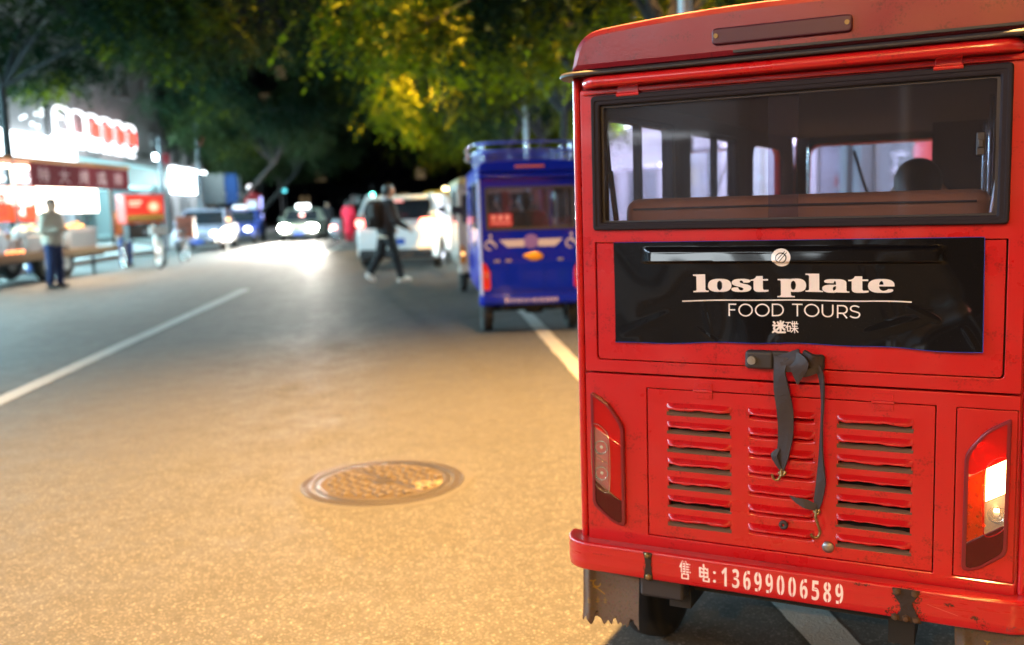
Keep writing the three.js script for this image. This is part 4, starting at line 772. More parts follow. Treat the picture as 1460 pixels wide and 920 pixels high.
    for (let i = 0; i < 900; i++) { c.fillStyle = `rgba(${200 + 50 * r()},${120 + 80 * r()},${60 + 60 * r()},${0.12 + 0.4 * r()})`; const s = 0.8 + 1.6 * r() * r(); c.fillRect(r() * w, r() * h, s, s); }
    c.strokeStyle = 'rgba(235,170,150,0.7)'; c.lineWidth = 1.6; c.beginPath(); c.moveTo(X(0.345), 140); c.lineTo(X(0.41), 168); c.stroke();
    for (let i = 0; i < 26; i++) { c.strokeStyle = `rgba(120,60,70,${0.15 + 0.3 * r()})`; c.lineWidth = 1; const x = r() * w, y = 90 + r() * 140; c.beginPath(); c.moveTo(x, y); c.lineTo(x + (r() - 0.5) * 120, y + (r() - 0.5) * 16); c.stroke(); }
    for (let i = 0; i < 1500; i++) { c.fillStyle = `rgba(150,105,125,${0.1 + 0.3 * r()})`; c.beginPath(); c.arc(r() * w, 8 + 60 * Math.pow(r(), 0.8), 0.8 + 3 * r() * r(), 0, 7); c.fill(); } // settled dust on the ledge
  });
  const prof = [[-0.052, 0.4345], [-0.03, 0.438], [-0.008, 0.4405], [-0.002, 0.4395], [0.001, 0.436], [0.002, 0.43], [0.0008, 0.426], [0.0012, 0.415], [0.0022, 0.412], [0.0012, 0.409], [0.001, 0.388], [0.0022, 0.384], [0.001, 0.38], [0.0005, 0.368], [-0.002, 0.363], [-0.008, 0.3605], [-0.03, 0.36]];
  const bp = sweep(rearPath(0.582, 0.062, -0.03, 0.08), prof);
  { const p = bp.attributes.position, uv = bp.attributes.uv; let m = prof.length; for (let i = 0; i < p.count; i++) { let w = 0; for (let j = 1; j <= i % m; j++) w += Math.hypot(prof[j][0] - prof[j - 1][0], prof[j][1] - prof[j - 1][1]); uv.setXY(i, (p.getX(i) + 0.6) / 1.2, 1 - w / 0.155); } }
  const bumperPaint = std([1, 1, 1], 0.45, { map: bumperMap, roughnessMap: paintRough, roughness: 1, clearcoat: 0.6, clearcoatRoughness: 0.12, bumpMap: peel, bumpScale: 0.0003 });
  const BU = part('bumper', bp, bumperPaint, g, { uv: true });
  
  part('bracket', [ext(polyRound([[-0.343, 0.437], [-0.318, 0.437], [-0.322, 0.405], [-0.316, 0.36], [-0.343, 0.36], [-0.336, 0.405]], 0.003), 0.003, 0.064, 0.001)], M.rustBlack, BU);
  part('bracket', [ext(polyRound([[0.268, 0.437], [0.33, 0.437], [0.325, 0.422], [0.312, 0.405], [0.318, 0.39], [0.335, 0.358], [0.27, 0.358], [0.288, 0.385], [0.286, 0.4], [0.272, 0.42]], 0.004), 0.003, 0.064, 0.001)], M.rustBlack, BU);
  for (const [x, y] of [[-0.33, 0.429], [-0.328, 0.371], [0.279, 0.429], [0.318, 0.429], [0.276, 0.367], [0.3, 0.367], [0.322, 0.367]]) part('bolt', [lathe([[0.0005, 0.006], [0.006, 0.006], [0.007, 0.004], [0.0075, 0.0015], [0.0095, 0.001], [0.0095, -0.001]], 6).rotateX(Math.PI / 2).translate(x, y, 0.0675)], x < 0 ? M.brass : M.rust, BU);
  // ---- underneath: mud flaps with notched hems, wheel box
  const flapMap = canvasTex(256, 256, (c) => {
    const r = rngOf(4); c.fillStyle = '#6f6058'; c.fillRect(0, 0, 256, 256);
    for (let i = 0; i < 1600; i++) { c.fillStyle = `rgba(${60 + 70 * r()},${50 + 60 * r()},${40 + 40 * r()},0.25)`; c.beginPath(); c.arc(r() * 256, r() * 256, 1 + 4 * r() * r(), 0, 7); c.fill(); }
    c.strokeStyle = 'rgba(190,150,50,0.65)'; c.lineWidth = 5; c.beginPath(); c.arc(120, 88, 14, 0, 4.5); c.moveTo(104, 100); c.lineTo(150, 130); c.moveTo(96, 74); c.lineTo(110, 78); c.stroke();
    c.strokeStyle = 'rgba(190,150,50,0.45)'; c.lineWidth = 3; for (const x of [84, 118, 150]) { c.beginPath(); c.moveTo(x - 8, 152); c.lineTo(x + 9, 152); c.moveTo(x, 142); c.lineTo(x, 166); c.moveTo(x - 7, 162); c.lineTo(x + 7, 160); c.stroke(); }
  });
  flapMap.repeat.set(6, 5); flapMap.wrapS = flapMap.wrapT = THREE.RepeatWrapping;
  const flapMat = std([1, 1, 1], 0.9, { map: flapMap, bumpMap: leatherBump, bumpScale: 0.002 });
  for (const k of [-1, 1]) {
    const F = gridSurface(90, 20, (u, v) => {
      const tooth = u * 6.5 + 0.3 + 0.22 * Math.sin(u * 11), notch = (0.022 + 0.012 * Math.sin(u * 23 + 1)) * Math.abs((tooth % 1) * 2 - 1) + 0.004 * Math.sin(u * 61), x0 = k < 0 ? -0.556 : 0.396, w = 0.16, y = 0.375 - v * (0.215 - notch * (v > 0.9 ? 1 : 0)) - (v > 0.99 ? 0 : 0);
      return [x0 + u * w + (k < 0 ? -0.012 * v + 0.006 * u * v : 0.01 * v), y, -0.045 - 0.02 * Math.sin(u * 2.2) * v + 0.012 * Math.exp(-Math.pow((u - 0.13) * 14, 2)) + 0.004 * Math.sin(v * 6 + u * 3)];
    });
    { const p = F.attributes.position, uv = F.attributes.uv; for (let i = 0; i < p.count; i++) uv.setXY(i, (p.getX(i) + 0.6) , p.getY(i) - 0.15); }
    part('mud_flap', F, flapMat, g, { uv: true });
  }
  part('wheel_box', [box(0.2, 0.2, 0.4, -0.45, 0.42, -0.42, 0.02), box(0.2, 0.2, 0.4, 0.45, 0.42, -0.42, 0.02), box(0.12, 0.09, 0.06, -0.31, 0.34, -0.01, 0.01)], M.rubber, g);
}

// ------------------------------------------------------------------ the other three-wheelers
function plainTrike(name, label, p, turn, o) {
  const g = thing(name, label, 'electric tricycle', p, turn, 'three-wheeled passenger vehicles parked along the kerb');
  cabin(g, o.paint, o.roof ?? o.paint);
  const face = holes(polyRound([[-0.535, 0.42], [0.535, 0.42], [0.535, 1.68], [-0.535, 1.68]], 0.03), rect(-0.455, 1.1, 0.455, 1.52, 0.03));
  part('rear_panel', ext(face, 0.03, -0.03, 0.006), o.paint, g);
  for (const k of [-1, 1]) part('corner_post', cyl(0.022, 0.022, 1.25, k * 0.523, 1.05, -0.018), o.post ?? o.paint, g);
  const D = part('hatch', ext(polyRound([[-0.44, 0.47], [0.44, 0.47], [0.44, 0.76], [-0.44, 0.76]], 0.02), 0.02, 0.001, 0.004), o.paint, g);
  part('rib', [-0.28, -0.1, 0.1, 0.28].map((x) => box(0.05, 0.2, 0.01, x, 0.61, 0.023, 0.004)), o.paint, D);
  part('hinge', [-0.36, -0.24, 0.3].map((x) => box(0.06, 0.025, 0.012, x, 0.775, 0.008, 0.004)), M.steel, D);
  const f = part('rear_window', ext(holes(rect(-0.47, 1.085, 0.47, 1.535, 0.04), rect(-0.44, 1.115, 0.44, 1.505, 0.03)), 0.02, -0.01, 0.004), M.rubber, g);
  part('glass', box(0.88, 0.39, 0.005, 0, 1.31, -0.012), M.dusty, f);
  part('drip_rail', sweep(rearPath(0.54, 0.07, -0.1, 0.06), [[-0.06, 1.62], [0, 1.62], [0.004, 1.64], [-0.01, 1.66], [-0.06, 1.665]]), o.paint, g, { uv: true });
  part('bumper', sweep(rearPath(0.55, 0.06, -0.1, 0.06), [[-0.05, 0.42], [-0.004, 0.42], [0, 0.41], [0.002, 0.36], [0, 0.32], [-0.05, 0.315]]), o.paint, g, { uv: true });
  for (const k of [-1, 1]) {
    const L = part('tail_lamp', ext(polyRound([[-0.04, -0.14], [0.02, -0.15], [0.04, -0.12], [0.04, 0.04], [0.0, 0.13], [-0.04, 0.15]].map(([x, y]) => [k * -x, y])[k < 0 ? 'slice' : 'reverse'](), 0.015), 0.03, 0.001, 0.006).translate(k * 0.475, 0.62, 0), o.lampMat ?? std([0.5, 0.015, 0.01], 0.2, { clearcoat: 1 }), g);
    part('clear_lens', box(0.05, 0.05, 0.01, k * 0.475, 0.62, 0.031, 0.004), o.lampLit ? glow([1, 0.5, 0.1], 3) : M.lensClear, L);
  }
  part('reflector_strip', box(0.3, 0.025, 0.012, 0.0, 1.735, 0.033, 0.004), std([0.5, 0.12, 0.03], 0.4), g);
  return g;
}
{
  const b = plainTrike('passenger_trike', 'deep blue three-wheeled passenger vehicle with roof rack and gold badge', rd(1.06, 10.05), ROADYAW, { paint: M.blue, post: std([0.35, 0.45, 0.85], 0.15, { clearcoat: 1 }) });  // corner posts coloured pale to stand for the highlight along the corner
  const rack = [], rails = [[1.9, 0.5], [1.985, 0.5]];
  for (const [y, w] of rails) rack.push(tube([[-w, y, -0.2], [-w, y, -2.3], [w, y, -2.3], [w, y, -0.2]], 0.014, 80, 8, true));
  for (const x of [-0.46, 0, 0.46]) for (const z of [-0.22, -0.9, -1.6, -2.28]) if (x || z === -0.22 || z === -2.28) rack.push(cyl(0.012, 0.012, 0.24, x, 1.87, z, 8));
  for (const z of [-0.6, -1.1, -1.6, -2.0]) rack.push(cylX(0.008, 0.96, 0, 1.9, z, 8));
  part('roof_rack', rack, std([0.05, 0.08, 0.5], 0.2, { clearcoat: 1 }), b);
  const pale = std([0.5, 0.46, 0.55], 0.5);
  for (const k of [-1, 1]) part('wing_emblem', ext(polyRound([[k * 0.07, 0.915], [k * 0.25, 0.915], [k * 0.33, 0.99], [k * 0.06, 0.99]][k > 0 ? 'slice' : 'reverse'](), 0.008), 0.005, 0.0005, 0.001), pale, b);
  part('crest', cylZ(0.075, 0.008, 0, 0.97, 0.004, 28), std([0.2, 0.12, 0.42], 0.4), b);
  for (const x of [-0.42, 0.42]) part('wheelchair_sign', [new THREE.TorusGeometry(0.045, 0.009, 8, 24, 5).translate(x - 0.01, 0.94, 0.004), ball(0.016, x, 1.035, 0.004, 1, 1, 0.4), tube([[x, 1.01, 0.005], [x + 0.003, 0.96, 0.005], [x + 0.04, 0.955, 0.005], [x + 0.055, 0.91, 0.005]], 0.009, 12)], pale, b);
  part('gold_badge', [ball(0.09, 0.03, 0.815, 0.012, 1, 0.5, 0.18), ball(0.05, -0.04, 0.82, 0.012, 1, 0.5, 0.2)], std([0.75, 0.36, 0.03], 0.35, { metalness: 0.4 }), b);
  const stick = canvasTex(256, 128, (c) => { c.fillStyle = '#b02a3c'; c.fillRect(0, 0, 256, 128); c.fillStyle = 'rgba(250,210,215,0.75)'; for (const x of [24, 100, 176]) for (let k = 0; k < 4; k++) { c.fillRect(x + (k % 2) * 8, 16 + k * 15, 52 - k * 4, 6); c.fillRect(x + 10 + k * 10, 14, 6, 52); } for (let k = 0; k < 9; k++) c.fillRect(20 + k * 25, 88, 18, 14); });
  part('window_sticker', gridSurface(2, 2, (u, v) => [-0.43 + 0.24 * u, 1.13 + 0.13 * v, -0.0085]), std([1, 1, 1], 0.5, { map: stick }), b, { uv: true });
  const btext = canvasTex(512, 64, (c) => { c.fillStyle = '#1a2a9a'; c.fillRect(0, 0, 512, 64); const r = rngOf(6); c.fillStyle = '#cfc0d0'; for (let i = 0; i < 15; i++) { const x = 12 + i * 33 + (i > 6 ? 14 : 0); c.fillRect(x, 12, 20, 7); c.fillRect(x, 44, 20, 7); c.fillRect(x + (r() > 0.5 ? 0 : 14), 12, 6, 38); if (r() > 0.4) c.fillRect(x, 28, 20, 6); } });
  part('bumper_print', gridSurface(2, 2, (u, v) => [-0.3 + 0.56 * u, 0.34 + 0.05 * v, 0.065]), std([1, 1, 1], 0.5, { map: btext }), b, { uv: true });
  plainTrike('passenger_trike', 'cream three-wheeled passenger vehicle half hidden beyond the blue one', rd(1.0, 15.1), ROADYAW + 0.02, { paint: std([0.5, 0.42, 0.36], 0.35, { clearcoat: 0.5 }), roof: std([0.5, 0.36, 0.16], 0.4), lampLit: true, lampMat: std([0.6, 0.2, 0.03], 0.25, { clearcoat: 1 }) });
  const y = plainTrike('passenger_trike', 'yellow-roofed three-wheeled vehicle showing above the white car', rd(0.45, 28), ROADYAW, { paint: std([0.6, 0.4, 0.06], 0.35, { clearcoat: 0.5 }), roof: std([0.7, 0.42, 0.04], 0.35, { clearcoat: 0.5 }) });
  part('marker_lamp', box(0.16, 0.1, 0.06, 0.1, 1.86, -0.3, 0.02), glow([1, 0.75, 0.35], 9), y);
}

// ------------------------------------------------------------------ cars. local: +z is the front, y up
function car(name, label, cat, p, turn, o) {
  const g = thing(name, label, cat, p, turn, o.group), { L = 4.4, W = 1.76, H = 1.5, paint } = o, h = L / 2, belt = o.belt ?? H * 0.6, wr = o.wheelR ?? 0.32, fz = h - 0.85, bz = -h + 0.8;
  const lower = new THREE.Shape(); // shape x = towards the front
  lower.moveTo(-h + 0.03, 0.3); lower.lineTo(bz - wr - 0.06, 0.22); lower.absarc(bz, wr, wr + 0.06, Math.PI, 0, true); lower.lineTo(fz - wr - 0.06, 0.2); lower.absarc(fz, wr, wr + 0.06, Math.PI, 0, true); lower.lineTo(h - 0.08, 0.24); lower.lineTo(h, 0.4); lower.bezierCurveTo(h + 0.01, belt - 0.2, h - 0.1, belt - 0.1, h - 0.5, belt - 0.06);
  lower.lineTo(h - 1.25, belt + 0.04); lower.lineTo(-h + 0.55, belt + 0.06); lower.bezierCurveTo(-h + 0.1, belt + 0.04, -h - 0.02, belt - 0.1, -h, 0.55); lower.closePath();
  const taper = (geo, y0, k) => { const q = geo.attributes.position; for (let i = 0; i < q.count; i++) { const y = q.getY(i), z = q.getZ(i); let s = y > y0 ? 1 - k * (y - y0) : 1; s *= 1 - 0.07 * Math.pow(Math.abs(z) / h, 4); q.setX(i, q.getX(i) * s); } geo.computeVertexNormals(); return geo; };
  const X = (shape, w, bevel) => ext(shape, w, -w / 2, bevel, 12).rotateY(-Math.PI / 2);
  part('body', taper(mergeVertices(clean(X(lower, W, 0.07))), belt, 0.12), paint, g);
  const hatch = o.hatch ? 0.12 : 0.75, top = new THREE.Shape();
  top.moveTo(h - 1.2, belt); top.bezierCurveTo(h - 1.7, H - 0.16, h - 1.9, H - 0.03, h - 2.3, H); top.lineTo(-h + hatch + 0.75, H - 0.03); top.bezierCurveTo(-h + hatch + 0.4, H - 0.06, -h + hatch + 0.3, H - 0.14, -h + hatch + 0.05, belt); top.closePath();
  part('cabin', taper(mergeVertices(clean(X(top, W - 0.14, 0.06))), belt, 0.28), M.carGlass, g);
  const roof = new THREE.Shape(); roof.moveTo(h - 1.88, H - 0.075); roof.bezierCurveTo(h - 2.0, H - 0.02, h - 2.1, H, h - 2.3, H + 0.012); roof.lineTo(-h + hatch + 0.7, H - 0.012); roof.lineTo(-h + hatch + 0.36, H - 0.1); roof.closePath();
  part('roof', taper(mergeVertices(clean(X(roof, W - 0.12, 0.03))), belt, 0.28), paint, g);
  for (const k of [-1, 1]) {
    const xs = (y) => k * (W / 2 - 0.07) * (1 - 0.28 * (y - belt)) + k * 0.004;
    for (const [z0, y0, z1, y1, q] of [[h - 1.22, belt, h - 1.98, H - 0.03, 0.035], [-0.15, belt, -0.2, H - 0.03, 0.035], [-h + hatch + 0.14, belt, -h + hatch + 0.62, H - 0.05, o.dpillar ? 0.12 : 0.04]]) part('pillar', tube([[xs(y0) * (q > 0.1 ? 0.94 : 1), y0, z0], [xs((y0 + y1) / 2) * (q > 0.1 ? 0.94 : 1) + k * 0.006, (y0 + y1) / 2, (z0 + z1) / 2 + 0.04], [xs(y1) * (q > 0.1 ? 0.94 : 1), y1, z1]], q, 8), paint, g);
    part('door_handle', [0.35, -0.75].map((z) => box(0.03, 0.03, 0.16, k * (W / 2 + 0.005), belt - 0.12, z, 0.01)), M.chrome, g);
    part('wing_mirror', box(0.2, 0.13, 0.1, k * (W / 2 + 0.06), belt + 0.1, h - 1.5, 0.04), paint, g);
    part('headlamp', ball(o.taxiGlow > 2 ? 0.19 : 0.12, k * (W / 2 - 0.27), belt - 0.27, h + 0.03, 1.25, 0.8, 0.45), o.headOn?.includes(k) ? glow([1, 0.96, 0.85], o.headGlow ?? 90) : M.lensClear, g);
    part('tail_lamp', box(0.32, 0.15, 0.1, k * (W / 2 - 0.2), belt - 0.06, -h + 0.07, 0.04), o.tailOn ? glow([1, 0.12, 0.08], o.tailOn) : std([0.4, 0.01, 0.015], 0.2), g);
    for (const z of [fz, bz]) { const w = wheel(g, k * (W / 2 - 0.1), z, wr / 0.25, M.chrome); w.scale.x *= 1.3; }
  }
  part('grille', [0, 1, 2, 3].map((i) => box(0.8, 0.025, 0.04, 0, 0.46 + i * 0.05, h - 0.015, 0.01)), M.darkMetal, g);
  part('bumper', box(W - 0.2, 0.16, 0.1, 0, 0.34, h - 0.03, 0.05), o.bumper ?? M.darkMetal, g); part('bumper', box(W - 0.2, 0.2, 0.1, 0, 0.36, -h + 0.03, 0.05), o.bumper ?? M.darkMetal, g);
  for (const [y, z] of [[0.36, h + 0.025], [0.62, -h - 0.005]]) part('number_plate', box(0.44, 0.14, 0.015, 0, y, z), std([0.02, 0.08, 0.4], 0.5), g);
  if (o.taxi) part('taxi_sign', box(0.62, 0.16, 0.18, 0, H + 0.1, 0.1, 0.05), glow(o.taxi, o.taxiGlow ?? 3), g);
  return g;
}
function headlight(parent, x, y, z, k, dx = 0) {
  const sp = new THREE.SpotLight(new THREE.Color().setRGB(1, 0.95, 0.85), k, 0, 0.17, 0.9); sp.name = 'headlamp_light';
  sp.position.set(x, y, z); sp.target.position.set(x + dx, y - 1.05, z + 17); sp.shadow.radius = 1.5; sp.castShadow = true; parent.add(sp, sp.target);
}
{
  const suv = car('white_car', 'white hatchback car with glowing tail lamps behind the walking man', 'car', rd(-0.3, 23.6), ROADYAW + Math.PI - 0.2, { L: 4.3, W: 1.84, H: 1.64, belt: 1.1, dpillar: true, hatch: true, paint: M.white, tailOn: 9, wheelR: 0.34 });
  part('brake_strip', box(0.4, 0.04, 0.05, 0, 1.5, -2.05, 0.01), glow([1, 0.15, 0.1], 1.5), suv);
  const on = car('taxi', 'oncoming car with dazzling headlamps and a lit white roof sign', 'taxi', rd(-5.75, 46.5), ROADYAW, { paint: std([0.2, 0.24, 0.2], 0.3, { clearcoat: 0.6 }), H: 1.47, headOn: [-1, 1], headGlow: 400, taxi: [0.85, 0.95, 1], taxiGlow: 9 });
  part('meter_lamp', box(0.2, 0.09, 0.04, 0.05, 1.16, 1.02, 0.01), glow([1, 0.12, 0.1], 5), on);
  for (const k of [-1, 1]) headlight(on, k * 0.61, 0.612, 2.23, POWER.headlight, k * 0.2);
  const lil = car('parked_car', 'lilac-grey parked car facing the viewer beside the delivery tricycle', 'car', rd(-8.35, 38), ROADYAW + 0.05, { paint: std([0.42, 0.4, 0.52], 0.3, { clearcoat: 0.7 }), headOn: [1], headGlow: 5, W: 1.8, H: 1.52 });
  part('indicator_lamp', box(0.12, 0.1, 0.05, 0.92, 1.12, 0.75, 0.02), glow([1, 0.5, 0.08], 5), lil);
  part('fog_lamp', ball(0.09, 0.68, 0.38, 2.14), glow([1, 0.9, 0.7], 3), lil);
  headlight(lil, 0.63, 0.642, 2.23, 14, 0.3);
  const bl = car('taxi', 'dark blue parked taxi with a pale roof sign between the lilac car and the kiosk', 'taxi', rd(-8.55, 46), ROADYAW + 0.03, { paint: std([0.02, 0.05, 0.26], 0.3, { clearcoat: 0.8 }), headOn: [1], headGlow: 9, taxi: [0.85, 0.75, 0.9], taxiGlow: 1 });
  headlight(bl, 0.61, 0.63, 2.23, 16, 0.3);
}
{ // traffic signals far down the street
  for (const [t, s, y, c, l, k] of [[-12.0, 85, 3.1, [0.1, 0.7, 0.8], 'distant traffic signal with a dim teal lamp above the oncoming car', 3], [-4.6, 85, 2.55, [0.15, 1, 0.75], 'distant traffic signal with a bright green lamp beside the woman in red', 16]]) {
    const g = thing('traffic_signal', l, 'traffic light', rd(t, s), ROADYAW);
    part('pole', cyl(0.06, 0.08, y + 0.6, 0, (y + 0.6) / 2, -0.15), M.pole, g); part('signal_box', box(0.42, 1.2, 0.24, 0, y + 0.35, 0, 0.04), M.darkMetal, g);
    for (let i = 0; i < 3; i++) part('signal_lamp', cylZ(0.16, 0.05, 0, y + 0.36 * i, 0.13), i ? M.darkMetal : glow(c, k), g);
  }
}

// ------------------------------------------------------------------ people
// bones [ax, ay, az, ra, bx, by, bz, rb]; joined with a smooth minimum and meshed
function flesh(bones, cell, smooth = 0.03) {
  const lo = V(1e9, 1e9, 1e9), hi = V(-1e9, -1e9, -1e9);
  for (const b of bones) for (const o of [0, 4]) { lo.min(V(b[o] - b[o + 3], b[o + 1] - b[o + 3], b[o + 2] - b[o + 3])); hi.max(V(b[o] + b[o + 3], b[o + 1] + b[o + 3], b[o + 2] + b[o + 3])); }
  const c = lo.clone().add(hi).multiplyScalar(0.5), half = Math.max(hi.x - lo.x, hi.y - lo.y, hi.z - lo.z) / 2 + cell * 3 + smooth * 0.5, n = Math.max(12, Math.min(150, Math.ceil(2 * half / cell)));
  const mc = new MarchingCubes(n, M.white, false, false, 90000); mc.isolation = 0;
  const pre = bones.map((b) => { const d = [b[4] - b[0], b[5] - b[1], b[6] - b[2]]; return [...b, ...d, d[0] * d[0] + d[1] * d[1] + d[2] * d[2] || 1e-9, Math.max(b[3], b[7]) + smooth * 2 + cell * 3]; });
  for (let k = 0; k < n; k++) for (let j = 0; j < n; j++) for (let i = 0; i < n; i++) {
    const x = c.x + (i - n / 2) / (n / 2) * half, y = c.y + (j - n / 2) / (n / 2) * half, z = c.z + (k - n / 2) / (n / 2) * half;
    let f = 0.2;
    for (const b of pre) {
      const px = x - b[0], py = y - b[1], pz = z - b[2], t = Math.min(1, Math.max(0, (px * b[8] + py * b[9] + pz * b[10]) / b[11]));
      const d = Math.hypot(px - t * b[8], py - t * b[9], pz - t * b[10]) - b[3] - (b[7] - b[3]) * t;
      if (d > f + smooth) continue;
      const q = Math.max(smooth - Math.abs(f - d), 0) / smooth; f = Math.min(f, d) - q * q * smooth * 0.25;
    }
    mc.field[i + j * n + k * n * n] = -f;
  }
  mc.update();
  const g = new THREE.BufferGeometry();
  const P = new Float32Array(mc.positionArray.subarray(0, mc.count * 3)), N = new Float32Array(mc.normalArray.subarray(0, mc.count * 3));
  for (let i = 0; i < P.length; i += 3) { P[i] = P[i] * half + c.x; P[i + 1] = P[i + 1] * half + c.y; P[i + 2] = P[i + 2] * half + c.z; }
  g.setAttribute('position', new THREE.BufferAttribute(P, 3)); g.setAttribute('normal', new THREE.BufferAttribute(N, 3));
  return g;
}
const bone = (a, ra, b, rb) => [...a, ra, ...b, rb];
const mix = (a, b, t) => [0, 1, 2].map((i) => a[i] + (b[i] - a[i]) * t);
function handBones(w, dir, side, curl) { // wrist, direction of the fingers, sideways axis from little finger to index; fingers bend towards `curl`
  const d = V(...dir).normalize(), s = V(...side).normalize(), c = V(...curl).normalize(), W = V(...w), out = [], P = (a, b, e) => W.clone().addScaledVector(d, a).addScaledVector(s, b).addScaledVector(c, e).toArray();
  for (const b of [-0.028, -0.01, 0.01, 0.028]) out.push(bone(P(0.005, b * 0.6, 0), 0.016, P(0.085, b, 0), 0.0125));
  [[-0.03, 0.055], [-0.0105, 0.07], [0.0105, 0.076], [0.03, 0.068]].forEach(([b, l]) => { out.push(bone(P(0.085, b, 0), 0.0095, P(0.085 + l * 0.5, b * 1.05, 0.008), 0.0088), bone(P(0.085 + l * 0.5, b * 1.05, 0.008), 0.0088, P(0.085 + l * 0.88, b * 1.05, 0.03), 0.0072)); });
  out.push(bone(P(0.02, 0.026, 0.004), 0.014, P(0.055, 0.05, 0.02), 0.0105), bone(P(0.055, 0.05, 0.02), 0.0105, P(0.085, 0.055, 0.036), 0.0085));
  return out;
}
const SKIN = std([0.42, 0.24, 0.16], 0.6), HAIR = std([0.012, 0.01, 0.01], 0.5);
// j: joints (metres, y up, the figure faces +z). Clothes are shells over one continuous body
function person(label, p, turn, j, wear, o = {}) {
  const g = thing('person', label, 'person', p, turn), k = o.cell ?? 0.018, sh = o.shoulder ?? 0.17;
  const head = j.head, nk = j.neck, ch = j.chest, pv = j.pelvis, face = V(...(j.face ?? [0, 0, 1])).normalize(), fx = V(face.z, 0, -face.x), H = (a, b, c) => V(...head).addScaledVector(fx, a).add(V(0, b, 0)).addScaledVector(face, c).toArray();
  const skull = [bone(H(0, 0.025, -0.018), 0.085, H(0, 0.02, 0.012), 0.08), bone(H(0, -0.035, 0.035), 0.062, H(0, -0.085, 0.055), 0.036), bone(H(0, -0.01, 0.085), 0.013, H(0, -0.035, 0.103), 0.014), bone(H(-0.02, -0.062, 0.082), 0.012, H(0.02, -0.062, 0.082), 0.012), bone(H(-0.045, 0.012, 0.072), 0.016, H(0.045, 0.012, 0.072), 0.016), bone(H(-0.087, 0.01, -0.005), 0.014, H(-0.085, -0.035, 0.002), 0.01), bone(H(0.087, 0.01, -0.005), 0.014, H(0.085, -0.035, 0.002), 0.01), bone(H(0, -0.05, -0.02), 0.055, nk, 0.055)];
  const torso = [bone(nk, 0.055, ch, 0.1), bone([ch[0] - sh * 0.55, ch[1] + 0.06, ch[2]], 0.085, [ch[0] + sh * 0.55, ch[1] + 0.06, ch[2]], 0.085), bone([ch[0] - 0.07, ch[1] - 0.05, ch[2]], 0.1, [pv[0] - 0.055, pv[1] + 0.1, pv[2]], 0.095), bone([ch[0] + 0.07, ch[1] - 0.05, ch[2]], 0.1, [pv[0] + 0.055, pv[1] + 0.1, pv[2]], 0.095), bone([pv[0] - 0.07, pv[1], pv[2]], 0.1, [pv[0] + 0.07, pv[1], pv[2]], 0.1)];
  const arms = [], legs = [], hands = [], shoes = [], sleeve = [], hoseBones = [];
  for (const [i, e] of [[0, -1], [1, 1]]) {
    const S = [ch[0] + e * sh, ch[1] + 0.09, ch[2]], E = j.elbow[i], Wr = j.wrist[i], Hp = [pv[0] + e * 0.09, pv[1] - 0.04, pv[2]], K = j.knee[i], A = j.ankle[i];
    arms.push(bone(S, 0.055, E, 0.041), bone(E, 0.041, Wr, 0.028)); sleeve.push(bone(S, 0.094, E, 0.074), bone(E, 0.072, mix(E, Wr, 0.93), 0.052));
    legs.push(bone(Hp, 0.085, K, 0.056), bone(K, 0.056, A, 0.04)); hoseBones.push(bone(Hp, 0.108, K, 0.088), bone(K, 0.086, mix(K, A, 0.94), 0.068));
    const fd = V(...Wr).sub(V(...E)).normalize(), tf = j.toe?.[i] ?? [A[0], A[1] - 0.05, A[2] + 0.16];
    hands.push(...handBones(Wr, fd.toArray(), j.thumb?.[i] ?? [0, 0.2, 1], j.curl?.[i] ?? [-e, 0, 0.2]));
    const heel = [A[0], A[1] - 0.045, A[2] - 0.035];
    shoes.push(bone(mix(A, heel, 0.4), 0.05, heel, 0.042), bone(heel, 0.042, mix(heel, tf, 0.6), 0.046), bone(mix(heel, tf, 0.6), 0.046, tf, 0.034));
  }
  const body = [flesh([...skull], 0.008, 0.022), flesh([bone(nk, 0.055, ch, 0.1), ...torso, ...arms, ...legs, bone(nk, 0.052, mix(nk, head, 0.5), 0.05)], k, 0.04), flesh(hands.slice(0, hands.length / 2), 0.005, 0.008), flesh(hands.slice(hands.length / 2), 0.005, 0.008)];
  part('body', body, SKIN, g);
  const coat = [...torso.slice(1).map((b) => [b[0], b[1], b[2], b[3] + 0.048, b[4], b[5], b[6], b[7] + 0.044]), ...sleeve, bone([nk[0], nk[1] - 0.02, nk[2]], 0.07, ch, 0.12)];
  if (wear.hem) coat.push(bone([pv[0] - 0.07, pv[1], pv[2]], 0.13, [pv[0] - 0.09, wear.hem, pv[2]], 0.15), bone([pv[0] + 0.07, pv[1], pv[2]], 0.13, [pv[0] + 0.09, wear.hem, pv[2]], 0.15));
  part('jacket', flesh(coat, k, 0.05), wear.jacket, g);
  part('trousers', flesh([bone([pv[0] - 0.06, pv[1] + 0.03, pv[2]], 0.115, [pv[0] + 0.06, pv[1] + 0.03, pv[2]], 0.115), ...hoseBones], k, 0.04), wear.trousers, g);
  part('shoes', flesh(shoes, 0.011, 0.02), wear.shoes ?? M.rubber, g);
  part('hair', flesh([bone(H(0, 0.05, -0.03), 0.086, H(0, 0.06, 0.02), 0.074), bone(H(0, 0.0, -0.055), 0.07, H(0, -0.05, -0.055), 0.05), ...(wear.longHair ? [bone(H(0, 0, -0.07), 0.075, H(0, -0.22, -0.08), 0.06), bone(H(0.06, 0, -0.02), 0.045, H(0.07, -0.2, -0.03), 0.04), bone(H(-0.06, 0, -0.02), 0.045, H(-0.07, -0.2, -0.03), 0.04)] : [])], 0.009, 0.03), wear.hair ?? HAIR, g);
  return g;
}
